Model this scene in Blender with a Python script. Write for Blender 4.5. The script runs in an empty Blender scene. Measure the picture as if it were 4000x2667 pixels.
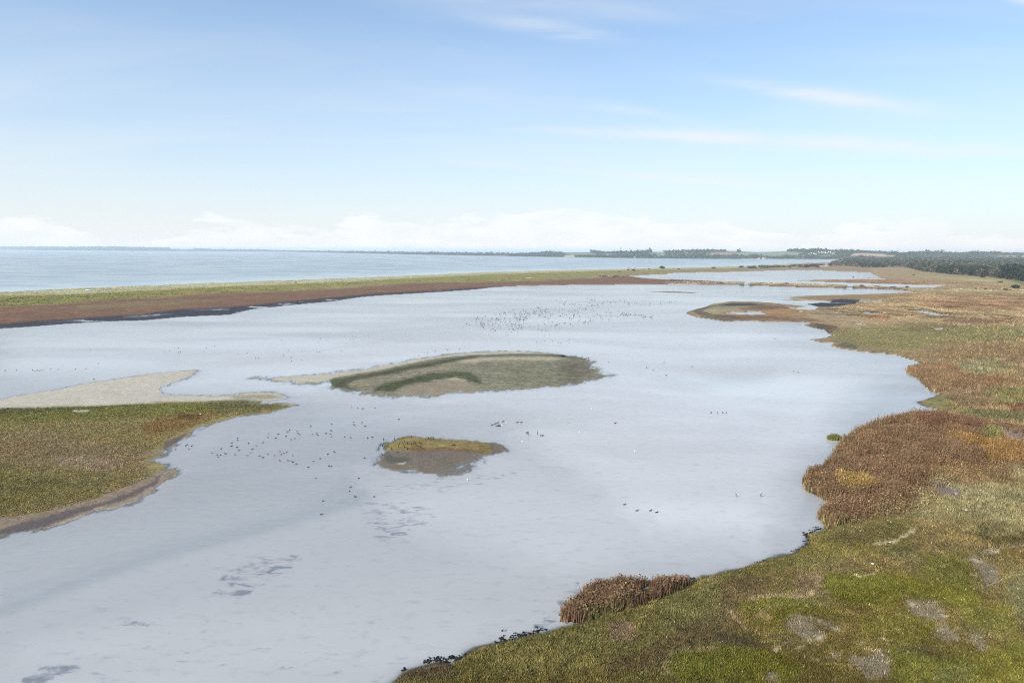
import bpy, bmesh, math, random, time
import numpy as np
T0 = time.time()
rng = np.random.default_rng(7)
random.seed(7)
sc = bpy.context.scene
C = sc.collection

# ------------------------------------------------------------------ camera
H = 36.0
F = 2667.0                                   # focal length in photograph pixels (24 mm on a 36 mm sensor)
HOR = 977.9                                  # horizon at the middle of the frame; it falls a little to the right
ROLL = math.atan(0.0057)
TH = math.atan((1333.5 - HOR) / F)
cd = bpy.data.cameras.new("camera"); cd.lens = 24.0; cd.sensor_width = 36.0
cd.clip_start = 0.5; cd.clip_end = 120000.0
cam = bpy.data.objects.new("camera", cd); C.objects.link(cam)
from mathutils import Vector, Matrix
cam.matrix_world = Matrix.Translation((0, 0, H)) @ Matrix.Rotation(math.pi / 2 - TH, 4, 'X') @ Matrix.Rotation(ROLL, 4, 'Z')
sc.camera = cam

# ------------------------------------------------------------------ sky and sun
SUN_EL, SUN_ROT = math.radians(36), math.radians(226)


def dirs(px, py):
    """direction of a photograph pixel: bearing x/y and rise z/y"""
    px = np.asarray(px, float); py = np.asarray(py, float)
    a = (px - 2000) / F; b = (1333.5 - py) / F
    u = a * math.cos(ROLL) - b * math.sin(ROLL); v = a * math.sin(ROLL) + b * math.cos(ROLL)
    q = math.cos(TH) + v * math.sin(TH)
    return u / q, (v * math.cos(TH) - math.sin(TH)) / q


W = bpy.data.worlds.new("World"); sc.world = W; W.use_nodes = True


def N(nt, typ, **kw):
    n = nt.nodes.new(typ)
    for k, v in kw.items():
        setattr(n, k, v)
    return n


def L(nt, a, b):
    nt.links.new(a, b)


def mth(nt, op, a, b=None, c=None, clamp=False):
    n = N(nt, "ShaderNodeMath", operation=op, use_clamp=clamp)
    for i, v in enumerate((a, b, c)):
        if v is None:
            continue
        if isinstance(v, (int, float)):
            n.inputs[i].default_value = v
        else:
            L(nt, v, n.inputs[i])
    return n.outputs[0]


def mixc(nt, fac, a, b, mode='MIX'):
    n = N(nt, "ShaderNodeMix", data_type='RGBA', blend_type=mode)
    for i, v in ((0, fac), (6, a), (7, b)):
        if isinstance(v, (int, float)):
            n.inputs[i].default_value = v
        elif isinstance(v, tuple):
            n.inputs[i].default_value = (*v, 1)
        else:
            L(nt, v, n.inputs[i])
    return n.outputs[2]


def ramp(nt, v, a, b, lo=0.0, hi=1.0, smooth=True):
    n = N(nt, "ShaderNodeMapRange", interpolation_type='SMOOTHSTEP' if smooth else 'LINEAR')
    L(nt, v, n.inputs[0])
    for i, x in enumerate((a, b, lo, hi)):
        n.inputs[i + 1].default_value = x
    return n.outputs[0]


def noise(nt, vec, scale, detail=3.0, rough=0.5, dist=0.0):
    n = N(nt, "ShaderNodeTexNoise")
    n.inputs["Scale"].default_value = scale; n.inputs["Detail"].default_value = detail
    n.inputs["Roughness"].default_value = rough; n.inputs["Distortion"].default_value = dist
    if vec is not None:
        L(nt, vec, n.inputs["Vector"])
    return n.outputs["Fac"]


def build_sky():
    nt = W.node_tree
    bg = nt.nodes["Background"]; bg.inputs[1].default_value = 0.10
    sky = N(nt, "ShaderNodeTexSky", sky_type='NISHITA', sun_disc=False)
    sky.sun_elevation = SUN_EL; sky.sun_rotation = SUN_ROT
    sky.air_density = 1.0; sky.dust_density = 0.6; sky.ozone_density = 2.0
    tc = N(nt, "ShaderNodeTexCoord")
    sep = N(nt, "ShaderNodeSeparateXYZ"); L(nt, tc.outputs["Generated"], sep.inputs[0])
    x, y, z = sep.outputs
    blue = mixc(nt, 1.0, sky.outputs[0], (SKYMUL[0], SKYMUL[1], SKYMUL[2]), 'MULTIPLY')
    # whitening of the air towards the horizon, the same all the way round
    zz = mth(nt, 'MAXIMUM', z, 0.0)
    fac = mth(nt, 'POWER', 2.718, mth(nt, 'DIVIDE', zz, -0.215))
    # thin streaked veil of high cloud
    yy = mth(nt, 'ADD', mth(nt, 'ABSOLUTE', y), 0.35)
    zq = mth(nt, 'ADD', zz, 0.10)
    cv = N(nt, "ShaderNodeCombineXYZ")
    px = mth(nt, 'DIVIDE', x, zq); py = mth(nt, 'DIVIDE', y, zq)
    L(nt, px, cv.inputs[0]); L(nt, py, cv.inputs[1])
    mp = N(nt, "ShaderNodeMapping"); mp.inputs["Rotation"].default_value = (0, 0, math.radians(12))
    mp.inputs["Scale"].default_value = (0.35, 1.1, 1)
    L(nt, cv.outputs[0], mp.inputs[0])
    veil = noise(nt, mp.outputs[0], 0.9, 6, 0.55, 0.6)
    veil = ramp(nt, veil, 0.40, 0.8, 0.0, 0.28)
    white = (WHITE[0], WHITE[1], WHITE[2])
    c1 = mixc(nt, mth(nt, 'MULTIPLY', veil, 1.0), blue, white)
    c2 = mixc(nt, fac, c1, white)
    # cirrus wisps at their own bearings (tangent of bearing, tangent of elevation)
    ys = mth(nt, 'MAXIMUM', y, 0.05)
    a = mth(nt, 'DIVIDE', x, ys); e = mth(nt, 'DIVIDE', z, ys)
    ae = N(nt, "ShaderNodeCombineXYZ"); L(nt, a, ae.inputs[0]); L(nt, e, ae.inputs[1])
    m2 = N(nt, "ShaderNodeMapping"); m2.inputs["Rotation"].default_value = (0, 0, math.radians(10))
    m2.inputs["Scale"].default_value = (3.5, 26, 1); L(nt, ae.outputs[0], m2.inputs[0])
    streak = ramp(nt, noise(nt, m2.outputs[0], 1.0, 7, 0.62, 0.8), 0.22, 0.66)
    total = None
    for (cx, cy, rx, ry, rot, amp) in WISPS:
        ca, ce = (float(q) for q in dirs(cx, cy))
        dx = mth(nt, 'SUBTRACT', a, ca); dy = mth(nt, 'SUBTRACT', e, ce)
        co, si = math.cos(rot), math.sin(rot)
        u = mth(nt, 'ADD', mth(nt, 'MULTIPLY', dx, co * F / rx), mth(nt, 'MULTIPLY', dy, si * F / rx))
        v = mth(nt, 'ADD', mth(nt, 'MULTIPLY', dx, -si * F / ry), mth(nt, 'MULTIPLY', dy, co * F / ry))
        d = mth(nt, 'ADD', mth(nt, 'MULTIPLY', u, u), mth(nt, 'MULTIPLY', v, v))
        g = mth(nt, 'MULTIPLY', mth(nt, 'POWER', 2.718, mth(nt, 'MULTIPLY', d, -1.0)), amp * .8)
        total = g if total is None else mth(nt, 'ADD', total, g)
    wisp = mth(nt, 'MULTIPLY', total, streak, clamp=True)
    front = ramp(nt, y, 0.05, 0.3)
    c3 = mixc(nt, mth(nt, 'MULTIPLY', wisp, front), c2, white)
    # low bank of cumulus along the horizon, all the way round
    cb = N(nt, "ShaderNodeCombineXYZ")
    az = mth(nt, 'ARCTAN2', x, y)
    L(nt, mth(nt, 'ADD', mth(nt, 'MULTIPLY', az, 9.0), CLOUD_SHIFT), cb.inputs[0]); L(nt, mth(nt, 'MULTIPLY', z, 30.0), cb.inputs[1])
    nz = noise(nt, cb.outputs[0], 1.0, 8, 0.58, 0.2)
    big = noise(nt, cb.outputs[0], 0.33, 2, 0.5)
    top = mth(nt, 'ADD', mth(nt, 'MULTIPLY', nz, 0.13), mth(nt, 'MULTIPLY', big, 0.15))
    dens = mth(nt, 'SUBTRACT', top, mth(nt, 'ADD', z, 0.100))
    cum = ramp(nt, dens, 0.0, 0.010)
    shade = noise(nt, cb.outputs[0], 1.6, 5, 0.6)
    cumcol = mixc(nt, ramp(nt, shade, 0.35, 0.7), CUM_LO, CUM_HI)
    c4 = mixc(nt, mth(nt, 'MULTIPLY', cum, 0.6), c3, cumcol)
    L(nt, c4, bg.inputs[0])


SKYMUL = (0.69, 1.09, 1.30)
WHITE = (6.55, 6.62, 6.75)
CLOUD_SHIFT = 24.2
CUM_LO = (6.75, 6.95, 7.2)
CUM_HI = (7.7, 7.7, 7.7)
WISPS = [(2140, 112, 230, 26, -0.12, .8), (3240, 380, 390, 30, -0.12, .85), (2520, 440, 180, 20, -0.12, .5),
         (3300, 562, 1000, 34, -0.045, .75), (2700, 540, 600, 22, -0.05, .45), (3990, 2, 90, 16, -0.2, .9),
         (2500, 690, 800, 14, -0.07, .5), (2300, 30, 700, 40, -0.06, .3), (3000, 700, 900, 30, -0.06, .4)]
build_sky()

sd_ = bpy.data.lights.new("sun", 'SUN'); sd_.energy = 4.2; sd_.angle = math.radians(0.6); sd_.color = (1.0, 0.955, 0.89)
sun = bpy.data.objects.new("sun", sd_); C.objects.link(sun)
sx, sy, sz = math.sin(SUN_ROT) * math.cos(SUN_EL), math.cos(SUN_ROT) * math.cos(SUN_EL), math.sin(SUN_EL)
sun.rotation_euler = Vector((sx, sy, sz)).to_track_quat('Z', 'Y').to_euler()
sun.location = (-300, -300, 400)

sc.view_settings.view_transform = 'Standard'; sc.view_settings.look = 'None'
sc.view_settings.exposure = 0.50; sc.view_settings.gamma = 1.0; sc.view_settings.use_curve_mapping = False
sc.render.engine = 'CYCLES'
sc.cycles.use_denoising = False
sc.cycles.volume_bounces = 2
sc.cycles.pixel_filter_type = 'BLACKMAN_HARRIS'; sc.cycles.filter_width = 1.1
sc.cycles.max_bounces = 6; sc.cycles.diffuse_bounces = 2; sc.cycles.glossy_bounces = 2
sc.cycles.transparent_max_bounces = 8; sc.cycles.transmission_bounces = 2
sc.cycles.caustics_reflective = False; sc.cycles.caustics_refractive = False

GAIN = 0.73                                   # photo brightness of a sunlit white sheet, used to turn seen colours into base colours


# ------------------------------------------------------------------ helpers
def lin(c):
    c = np.asarray(c, dtype=np.float64) / 255.0
    return np.where(c <= 0.04045, c / 12.92, ((c + 0.055) / 1.055) ** 2.4)


def base(c):
    return lin(c) / (1.55 * GAIN)


def unproj(px, py, z=0.0):
    u, e = dirs(px, py)
    y = (z - H) / e
    return y * u, y


def proj(X, Y, Z):
    d = Y * math.cos(TH) - (Z - H) * math.sin(TH)
    v = (Y * math.sin(TH) + (Z - H) * math.cos(TH)) / d; u = X / d
    return 2000 + F * (u * math.cos(ROLL) + v * math.sin(ROLL)), 1333.5 - F * (v * math.cos(ROLL) - u * math.sin(ROLL))


def at(px, py, z=0.0):
    a, b = unproj(px, py, z)
    return float(a), float(b)


def hash2(ix, iy, s):
    h = (ix.astype(np.int64) * 374761393 + iy.astype(np.int64) * 668265263 + s * 1442695041) & 0xFFFFFFFF
    h = ((h ^ (h >> 13)) * 1274126177) & 0xFFFFFFFF
    return ((h ^ (h >> 16)) & 0xFFFFFF) / float(0xFFFFFF)


def vnoise(x, y, s=0):
    x0 = np.floor(x); y0 = np.floor(y); fx = x - x0; fy = y - y0
    fx = fx * fx * (3 - 2 * fx); fy = fy * fy * (3 - 2 * fy)
    a = hash2(x0, y0, s); b = hash2(x0 + 1, y0, s); c = hash2(x0, y0 + 1, s); d = hash2(x0 + 1, y0 + 1, s)
    return (a + (b - a) * fx) * (1 - fy) + (c + (d - c) * fx) * fy


def fbm(x, y, s=0, o=4):
    r = 0; a = 0.5; t = 0
    for i in range(o):
        r = r + a * vnoise(x, y, s + i * 17); t += a; a *= 0.5
        x = x * 2.03 + 11.3; y = y * 2.03 + 5.7
    return r / t - 0.5                        # about -0.4 .. 0.4


def sdist(P, X, Y):
    """signed distance to polygon, positive inside"""
    P = np.asarray(P, float); d2 = np.full(X.shape, 1e30); ins = np.zeros(X.shape, bool)
    Q = np.roll(P, -1, axis=0)
    for (ax, ay), (bx, by) in zip(P, Q):
        ex, ey = bx - ax, by - ay
        l2 = ex * ex + ey * ey + 1e-12
        wx, wy = X - ax, Y - ay
        t = np.clip((wx * ex + wy * ey) / l2, 0, 1)
        d2 = np.minimum(d2, (wx - ex * t) ** 2 + (wy - ey * t) ** 2)
        if ay != by:
            c = ((ay > Y) != (by > Y)) & (X < ex * (Y - ay) / (by - ay) + ax)
            ins ^= c
    d = np.sqrt(d2)
    return np.where(ins, d, -d)


def ldist(P, X, Y):
    d2 = np.full(X.shape, 1e30)
    for (ax, ay), (bx, by) in zip(P[:-1], P[1:]):
        ex, ey = bx - ax, by - ay
        l2 = ex * ex + ey * ey + 1e-12
        t = np.clip(((X - ax) * ex + (Y - ay) * ey) / l2, 0, 1)
        d2 = np.minimum(d2, (X - ax - ex * t) ** 2 + (Y - ay - ey * t) ** 2)
    return np.sqrt(d2)


def R7(s, ox, oy, pts):
    """points read in an enlarged crop -> photograph pixels"""
    return [(ox + u / s, oy + v / s) for u, v in pts]


def world(P):
    return [at(x, y) for x, y in P]


# ------------------------------------------------------------------ shore lines (photograph pixels)
SEA = [(-3000, 1330), (-1000, 1195), (0, 1141), (300, 1128), (595, 1117), (893, 1104), (1190, 1093), (1400, 1085), (1598, 1077),
       (1895, 1064), (2193, 1056), (2490, 1049), (2700, 1046), (2898, 1040), (3076, 1032), (3160, 1029), (3250, 1026), (3330, 1020), (3370, 1016)]
LAGN = [(-3000, 1610), (-600, 1347), (0, 1284), (140, 1275), (280, 1264), (417, 1256), (560, 1252), (702, 1239), (893, 1230), (982, 1209),
        (1131, 1193), (1310, 1176), (1400, 1162), (1479, 1155), (1717, 1141), (1860, 1131), (1931, 1122), (2014, 1118), (2193, 1114),
        (2312, 1114), (2490, 1111), (2700, 1111), (2898, 1115.5), (2957, 1117), (3136, 1122.6), (3296, 1126), (3374, 1127), (3493, 1131), (3576, 1139)]
EAST = [(3529, 1143), (3447, 1147), (3302, 1151), (3136, 1156), (3076, 1162), (3106, 1167), (3035, 1173), (3185, 1174.5), (3260, 1176),
        (3155, 1187), (3139, 1187), (3170, 1192), (3197, 1200), (3185, 1208), (3162, 1211), (3078, 1205), (3124, 1201.6), (3155, 1197), (3116, 1193),
        (3063, 1188), (3009, 1182), (2933, 1178), (2856, 1177), (2780, 1188), (2764, 1196), (2722, 1207), (2692, 1216), (2680, 1225), (2722, 1240),
        (2780, 1248), (2837, 1257), (2910, 1253), (2933, 1255), (3028, 1258), (3124, 1257), (3174, 1264), (3135, 1268.6), (3170, 1280), (3224, 1290),
        (3235, 1303), (3250, 1308), (3230, 1320), (3163, 1326.5), (3204, 1337), (3255, 1340), (3250, 1353), (3306, 1366), (3383, 1377), (3434, 1380),
        (3510, 1390), (3556, 1404), (3597, 1417), (3551, 1431), (3543, 1444), (3551, 1460), (3607, 1491), (3633, 1521), (3658, 1537), (3673, 1539),
        (3638, 1557), (3582, 1571), (3612, 1588), (3668, 1603), (3638, 1618), (3561, 1621), (3510, 1623), (3459, 1639), (3408, 1662), (3332, 1695),
        (3296, 1715), (3276, 1751), (3255, 1802), (3204, 1825), (3158, 1848), (3143, 1882), (3153, 1912), (3194, 1938), (3245, 1958), (3276, 1967),
        (3230, 1981), (3236, 2000), (3200, 2012), (3234, 2063), (3188, 2073), (3150, 2089), (3157, 2109), (3150, 2137), (3111, 2165), (3045, 2186),
        (2928, 2211), (2851, 2232), (2790, 2246), (2727, 2256), (2690, 2262), (2640, 2282), (2520, 2300), (2420, 2318), (2370, 2345), (2330, 2375),
        (2293, 2410), (2197, 2440), (2101, 2472), (1974, 2507), (1859, 2536), (1808, 2568), (1763, 2590), (1706, 2582), (1642, 2600), (1572, 2625),
        (1530, 2667), (1470, 2740), (1390, 2850), (1200, 3050), (900, 3400)]
UPPER = [(2460, 1079), (2465, 1078), (2540, 1074), (2605, 1072), (2606, 1067.5), (2710, 1065), (2880, 1062.5), (2948, 1060), (3000, 1058), (3088, 1056),
         (3195, 1056.5), (3285, 1061), (3404, 1065.5), (3415, 1075.6), (3433, 1081), (3440, 1084), (3330, 1082.5), (3440, 1087), (3460, 1090),
         (3314, 1091.7), (3195, 1093), (3100, 1095), (3195, 1100.6), (3314, 1105), (3493, 1110.7), (3648, 1112.5), (3695, 1114), (3648, 1123),
         (3529, 1124.5), (3433, 1120.5), (3338, 1117), (3285, 1114), (3195, 1110), (3112, 1108), (3040, 1105), (2898, 1103.6), (2796, 1104), (2785, 1101),
         (2792, 1100), (2689, 1095), (2615, 1092), (2540, 1088.6), (2492, 1083.5)]
GAPS = [[(2904, 1121), (2908, 1103), (2929, 1103), (2934, 1121)], [(3303, 1130), (3306, 1113), (3331, 1114), (3337, 1130)]]
POOLS = [[(2825, 1225), (2856, 1221.5), (2933, 1219), (2963, 1218), (2979, 1222.6), (2994, 1228), (2933, 1231), (2875, 1228)],
         [(3375, 1220.7), (3415, 1223), (3424, 1228), (3407, 1231), (3377, 1228)],
         [(3554, 1215), (3591, 1213), (3649, 1222), (3703, 1232), (3690, 1235), (3659, 1234), (3591, 1221.6)],
         [(3633, 1287), (3663, 1285), (3691, 1287), (3663, 1290)], [(3330, 1265.5), (3360, 1265), (3388, 1269.5), (3360, 1270)],
         [(3736, 1270.5), (3770, 1270), (3770, 1272.5), (3738, 1273)], [(3109, 1219), (3128, 1217), (3147, 1219), (3128, 1221)],
         [(3262, 1269.5), (3275, 1268), (3286, 1269.5), (3275, 1271)],
         [(3350, 1175.5), (3420, 1176), (3457, 1179), (3440, 1182), (3360, 1181)]]
SPIT = [(-3000, 1800), (-1200, 1690), (-300, 1592), (0, 1559), (94, 1542), (232, 1521), (310, 1502), (442, 1482), (553, 1466), (636, 1454), (763, 1445),
        (768, 1460), (713, 1482), (652, 1504), (625, 1521), (641, 1538), (746, 1543), (829, 1549), (912, 1543), (967, 1535), (1050, 1532), (1117, 1546),
        (1133, 1560), (1050, 1567), (1012, 1572), (1106, 1576), (1155, 1582), (1133, 1598), (1078, 1607), (995, 1618), (912, 1634), (829, 1657),
        (746, 1681), (699, 1723), (652, 1759), (625, 1764), (619, 1797), (636, 1817), (669, 1839), (663, 1864), (608, 1914), (553, 1949), (470, 1977),
        (332, 2013), (238, 2043), (138, 2074), (55, 2088), (0, 2096), (-200, 2150), (-900, 2350), (-3000, 2900)]
BIGI = [(1000, 1475.6), (1149, 1471), (1298, 1458), (1446, 1437), (1595, 1407), (1714, 1389), (1833, 1376), (1952, 1370), (2071, 1373), (2190, 1382),
        (2280, 1394), (2304, 1407), (2321, 1437), (2345, 1458), (2387, 1464), (2339, 1478.6), (2280, 1493), (2161, 1508), (2012, 1523), (1893, 1528),
        (1803, 1530), (1714, 1538), (1655, 1549), (1595, 1553), (1524, 1547), (1417, 1538), (1357, 1529), (1298, 1514), (1289, 1505), (1292, 1493),
        (1262, 1493), (1238, 1503), (1179, 1499), (1119, 1489), (1060, 1483)]
SMI = [(1485, 1754), (1493, 1737), (1510, 1725), (1540, 1711.6), (1604, 1705), (1668, 1707), (1753, 1716), (1838, 1722), (1923, 1728.6), (1965, 1741),
       (1982, 1754), (1965, 1768), (1923, 1775), (1880, 1780), (1880, 1799), (1855, 1816), (1816, 1841), (1753, 1860), (1689, 1851), (1625, 1843),
       (1561, 1835), (1498, 1826), (1474, 1809), (1476, 1797), (1493, 1775)]
BAR = [(2520, 1139), (2600, 1137.5), (2700, 1141), (2738, 1144), (2700, 1145.5), (2600, 1142.5)]

mM = world(SEA) + [(2600.0, 3600.0), (9000.0, 3600.0), (9000.0, 300.0), (260.0, 34.0), (-16.0, 34.0)] + world(EAST)[::-1] + world(LAGN)[::-1]
mHOLES = [world(p) for p in [UPPER] + GAPS]
mPOOLS = [world(p) for p in POOLS]
mSPIT, mBIG, mSM, mBAR = world(SPIT), world(BIGI), world(SMI), world(BAR)

# ------------------------------------------------------------------ what the ground looks like: base colours of its own patches
LAGN_IN = [(-600, 1330), (0, 1268), (140, 1255), (280, 1247), (417, 1237), (560, 1229), (702, 1211), (893, 1201), (982, 1194), (1131, 1179),
           (1310, 1162), (1479, 1147), (1717, 1134), (1860, 1125), (1950, 1119)]
L1 = [(-3000, 1470), (-600, 1245), (0, 1203), (238, 1192), (417, 1174), (595, 1168), (774, 1153), (1012, 1144), (1190, 1138), (1400, 1126), (1598, 1108),
      (1895, 1104), (2133, 1098), (2312, 1088), (2431, 1079), (2460, 1076)]
L2 = [(-3000, 1390), (-600, 1195), (0, 1160), (300, 1153), (600, 1136), (900, 1122), (1200, 1111), (1400, 1102), (1600, 1090), (1900, 1075), (2200, 1065), (2500, 1056), (2800, 1050), (3050, 1042)]


def band(a, b):
    return list(a) + list(b)[::-1]


g4 = lambda pts: R7(1.809, 0, 1300, pts)
g5 = lambda pts: R7(1.68, 1000, 1300, pts)
g6 = lambda pts: R7(1.96, 3000, 1200, pts)
g7 = lambda pts: R7(1.96, 2800, 1900, pts)
g8 = lambda pts: R7(1.568, 1400, 2000, pts)
s9 = lambda pts: R7(3.92, 1450, 1690, pts)
f1 = lambda pts: R7(0.588, 0, 0, pts)
r4 = lambda pts: R7(2.613, 2550, 1060, pts)
r1 = lambda pts: R7(2.94, 3200, 940, pts)

# each: polygon (or line with width), colour as seen, softness px, wobble px, opacity, extra {z: ground level, v: plant height factor, w: wetness}
ST = []


def S(poly, col, soft=12, wob=14, op=1.0, line=None, **kw):
    ST.append((poly, base(col), soft, wob, op, line, kw))


def build_strokes():
    # --- barrier beach
    S(band(L2, SEA[:-3]), (168, 163, 124), 4, 6)
    S(band(L1, L2), (132, 126, 70), 5, 8)
    S(band(LAGN[:21] + [(2490, 1111), (2620, 1111), (2620, 1092)], L1), (118, 88, 66), 4, 6)
    S([(300, 1195), (700, 1178), (900, 1172), (700, 1195), (300, 1215)], (122, 108, 72), 6, 8, .7)
    S([(600, 1146), (760, 1136), (780, 1147), (640, 1152)], (148, 130, 66), 5, 6, .8)
    S([(1100, 1128), (1400, 1112), (1500, 1108), (1400, 1124), (1150, 1138)], (140, 126, 84), 4, 6, .8)
    S([(2020, 1092), (2300, 1072), (2460, 1063), (2600, 1060), (2540, 1072), (2460, 1077), (2320, 1086)], (138, 124, 88), 3, 5, .8)
    S([(2560, 1061), (2900, 1050), (3070, 1044), (3060, 1050), (2900, 1056), (2600, 1064)], (132, 116, 82), 2, 3, .9)
    S([(2640, 1060), (3000, 1052), (3240, 1044), (3400, 1053), (3420, 1062), (3200, 1053), (3050, 1054), (2900, 1060), (2650, 1065)], (140, 116, 88), 2, 3, .9)
    S([(3195, 1033), (3240, 1031), (3235, 1041), (3200, 1042)], (200, 188, 165), 2, 4, .9)
    S([(-3000, 1350), (-1000, 1202), (0, 1147), (600, 1122), (1200, 1097), (1900, 1068), (2500, 1052), (2500, 1049), (1900, 1064), (1200, 1092), (600, 1116), (0, 1140), (-1000, 1194), (-3000, 1328)], (186, 178, 150), 2, 3, .8, v=0)
    S(band(LAGN[1:18], LAGN_IN), (44, 42, 48), 3, 5, .95, z=0.035, za=.14, w=.4, v=0)
    S([(150, 1256), (250, 1254), (330, 1247), (330, 1252), (240, 1259)], (90, 85, 90), 2, 4, .5, z=-.03, za=.03, v=0)
    S([(480, 1233), (620, 1228), (640, 1233), (560, 1240), (480, 1243)], (90, 85, 90), 2, 4, .5, z=-.03, za=.03, v=0)
    S([(715, 1207), (890, 1200), (900, 1206), (760, 1216)], (70, 65, 70), 2, 4, .5, z=-.03, za=.04, v=0)
    # --- dam
    S([(2600, 1093), (2760, 1100), (2900, 1104), (3140, 1108), (3300, 1116), (3530, 1126), (3560, 1136), (3400, 1126), (3140, 1121), (2900, 1114), (2600, 1110)], (156, 142, 112), 2, 3, .9, z=1.0, za=.3)
    S([(2600, 1108), (2900, 1112.5), (2960, 1114), (3140, 1119.5), (3300, 1123), (3500, 1129), (3576, 1138), (3500, 1133), (3300, 1128), (3136, 1125), (2900, 1118), (2600, 1113)], (106, 76, 64), 1.5, 1, .9)
    S([(2600, 1092), (2700, 1096), (2790, 1101), (2790, 1106), (2600, 1105)], (118, 88, 72), 2, 2, .9)
    # --- marsh in the east
    S([(3400, 1040), (5000, 1040), (5000, 1340), (3500, 1330), (3200, 1260), (3000, 1210), (3300, 1160), (3600, 1140), (3400, 1080)], (152, 130, 96), 20, 16)
    S([(3100, 1094), (3300, 1092), (3450, 1090), (3700, 1100), (3900, 1110), (3700, 1113), (3500, 1109), (3300, 1103)], (150, 116, 86), 3, 3, .8)
    S([(3150, 1099), (3330, 1104), (3500, 1109), (3650, 1111), (3500, 1107), (3330, 1101)], (108, 80, 66), 1.5, 1, .8)
    S([(3540, 1076), (3800, 1085), (3960, 1098), (4100, 1108), (4100, 1125), (3960, 1112), (3800, 1100), (3560, 1082)], (150, 144, 96), 4, 5, .8)
    S([(3740, 1092), (3830, 1092), (3900, 1098), (3930, 1104), (3820, 1102)], (172, 166, 120), 3, 4, .7)
    S([(3560, 1128), (3900, 1132), (4200, 1138), (4200, 1146), (3800, 1142), (3560, 1136)], (162, 148, 112), 4, 5, .8)
    S([(3900, 1080), (4200, 1100), (4200, 1130), (4000, 1120)], (112, 110, 72), 5, 6, .8)
    S([(3560, 1175), (3800, 1160), (4200, 1165), (4200, 1205), (3900, 1212), (3650, 1205)], (148, 114, 84), 6, 12, .7)
    S([(3600, 1140), (4200, 1150), (4200, 1160), (3700, 1158)], (140, 120, 84), 4, 6, .6)
    S([(3650, 1190), (3750, 1198), (3790, 1206), (3700, 1206)], (108, 78, 62), 4, 8, .7)
    S([(3100, 1170), (3140, 1163), (3300, 1158), (3450, 1155), (3560, 1160), (3400, 1168), (3200, 1172)], (132, 110, 76), 3, 5, .8)
    S([(3040, 1169), (3110, 1166), (3150, 1171), (3190, 1175), (3040, 1175)], (172, 156, 130), 2, 3, .8, v=0)
    S([(3139, 1186), (3180, 1184), (3230, 1174), (3290, 1169), (3361, 1173), (3340, 1190), (3290, 1196), (3230, 1200), (3180, 1197)], (34, 32, 34), 2, 6, .97, z=0.05, za=.14, w=.4, v=0)
    S(r4([(1690, 305), (1830, 300), (1800, 322), (1700, 325)]), (60, 60, 66), 1.5, 3, .6, z=-.04, za=.05, v=0)
    S([(2790, 1196), (2850, 1186), (2930, 1184), (3000, 1192), (2930, 1196), (2850, 1198)], (46, 42, 40), 2, 6, .9, z=.05, za=.12, w=.4, v=0)
    S([(2900, 1180), (3010, 1188), (3080, 1194), (3140, 1198), (3080, 1201), (2990, 1192)], (140, 116, 96), 2, 3, .8)
    S([(2960, 1194), (3060, 1196), (3080, 1206), (3000, 1214), (2900, 1214), (2880, 1206)], (102, 76, 60), 4, 8, .8)
    S([(2740, 1205), (2800, 1196), (2900, 1198), (2930, 1204), (2870, 1210), (2800, 1220), (2760, 1215)], (132, 128, 100), 3, 6, .8)
    S([(2740, 1214), (2800, 1210), (2840, 1217), (2800, 1228), (2760, 1222)], (160, 148, 112), 3, 6, .7)
    S([(2700, 1215), (2760, 1196), (2800, 1196), (2740, 1216), (2790, 1232), (2870, 1236), (2900, 1250), (2837, 1256), (2740, 1240)], (94, 86, 72), 3, 5, .85)
    S([(2980, 1215), (3080, 1205), (3150, 1216), (3160, 1240), (3050, 1250), (2960, 1240)], (146, 112, 76), 5, 10, .75)
    S([(2800, 1236), (2950, 1236), (3150, 1248), (3220, 1258), (3130, 1258), (2900, 1252)], (104, 76, 58), 3, 8, .7)
    S([(3180, 1215), (3330, 1216), (3360, 1226), (3250, 1232), (3170, 1226)], (140, 128, 100), 4, 8, .7)
    for ln, wd in (([(3060, 1206), (3180, 1206), (3300, 1212), (3360, 1220), (3380, 1219), (3430, 1222), (3450, 1230), (3530, 1236), (3570, 1235)], 1.6),
                   ([(3545, 1214), (3610, 1211), (3680, 1226), (3720, 1228)], 1.3), ([(3620, 1242), (3700, 1246), (3830, 1250)], 1.5), ([(3840, 1233), (3900, 1250), (3960, 1252)], 1.4),
                   ([(3170, 1228), (3280, 1232), (3340, 1236)], 1.1), ([(3520, 1280), (3650, 1300), (3760, 1302)], 1.2), ([(3960, 1316), (4050, 1322)], 1.6), ([(3350, 1285), (3450, 1290), (3570, 1302)], 1.0)):
        S(ln, (62, 48, 40), 1.5, 5, .8, line=wd)
    S([(3380, 1235), (3480, 1236), (3470, 1252), (3380, 1248)], (124, 84, 60), 4, 8, .7)
    S([(3690, 1250), (3900, 1252), (3980, 1262), (3850, 1270), (3680, 1262)], (108, 80, 60), 4, 10, .7)
    S([(3170, 1262), (3270, 1278), (3290, 1300), (3240, 1306), (3190, 1280)], (88, 72, 56), 4, 8, .8)
    S([(3140, 1264), (3220, 1272), (3240, 1292), (3190, 1288)], (90, 78, 66), 3, 5, .8)
    S([(3260, 1290), (3600, 1270), (4200, 1290), (4200, 1330), (3700, 1350), (3500, 1380), (3300, 1360), (3240, 1320)], (122, 114, 74), 14, 18, .85)
    S([(3520, 1260), (3760, 1275), (3700, 1300), (3560, 1300)], (112, 96, 66), 8, 14, .6)
    S([(3900, 1280), (4200, 1275), (4200, 1318), (3960, 1312)], (124, 118, 82), 8, 12, .8)
    S([(3180, 1327), (3240, 1322), (3235, 1330)], (150, 135, 120), 3, 4, .7, v=0)
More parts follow.
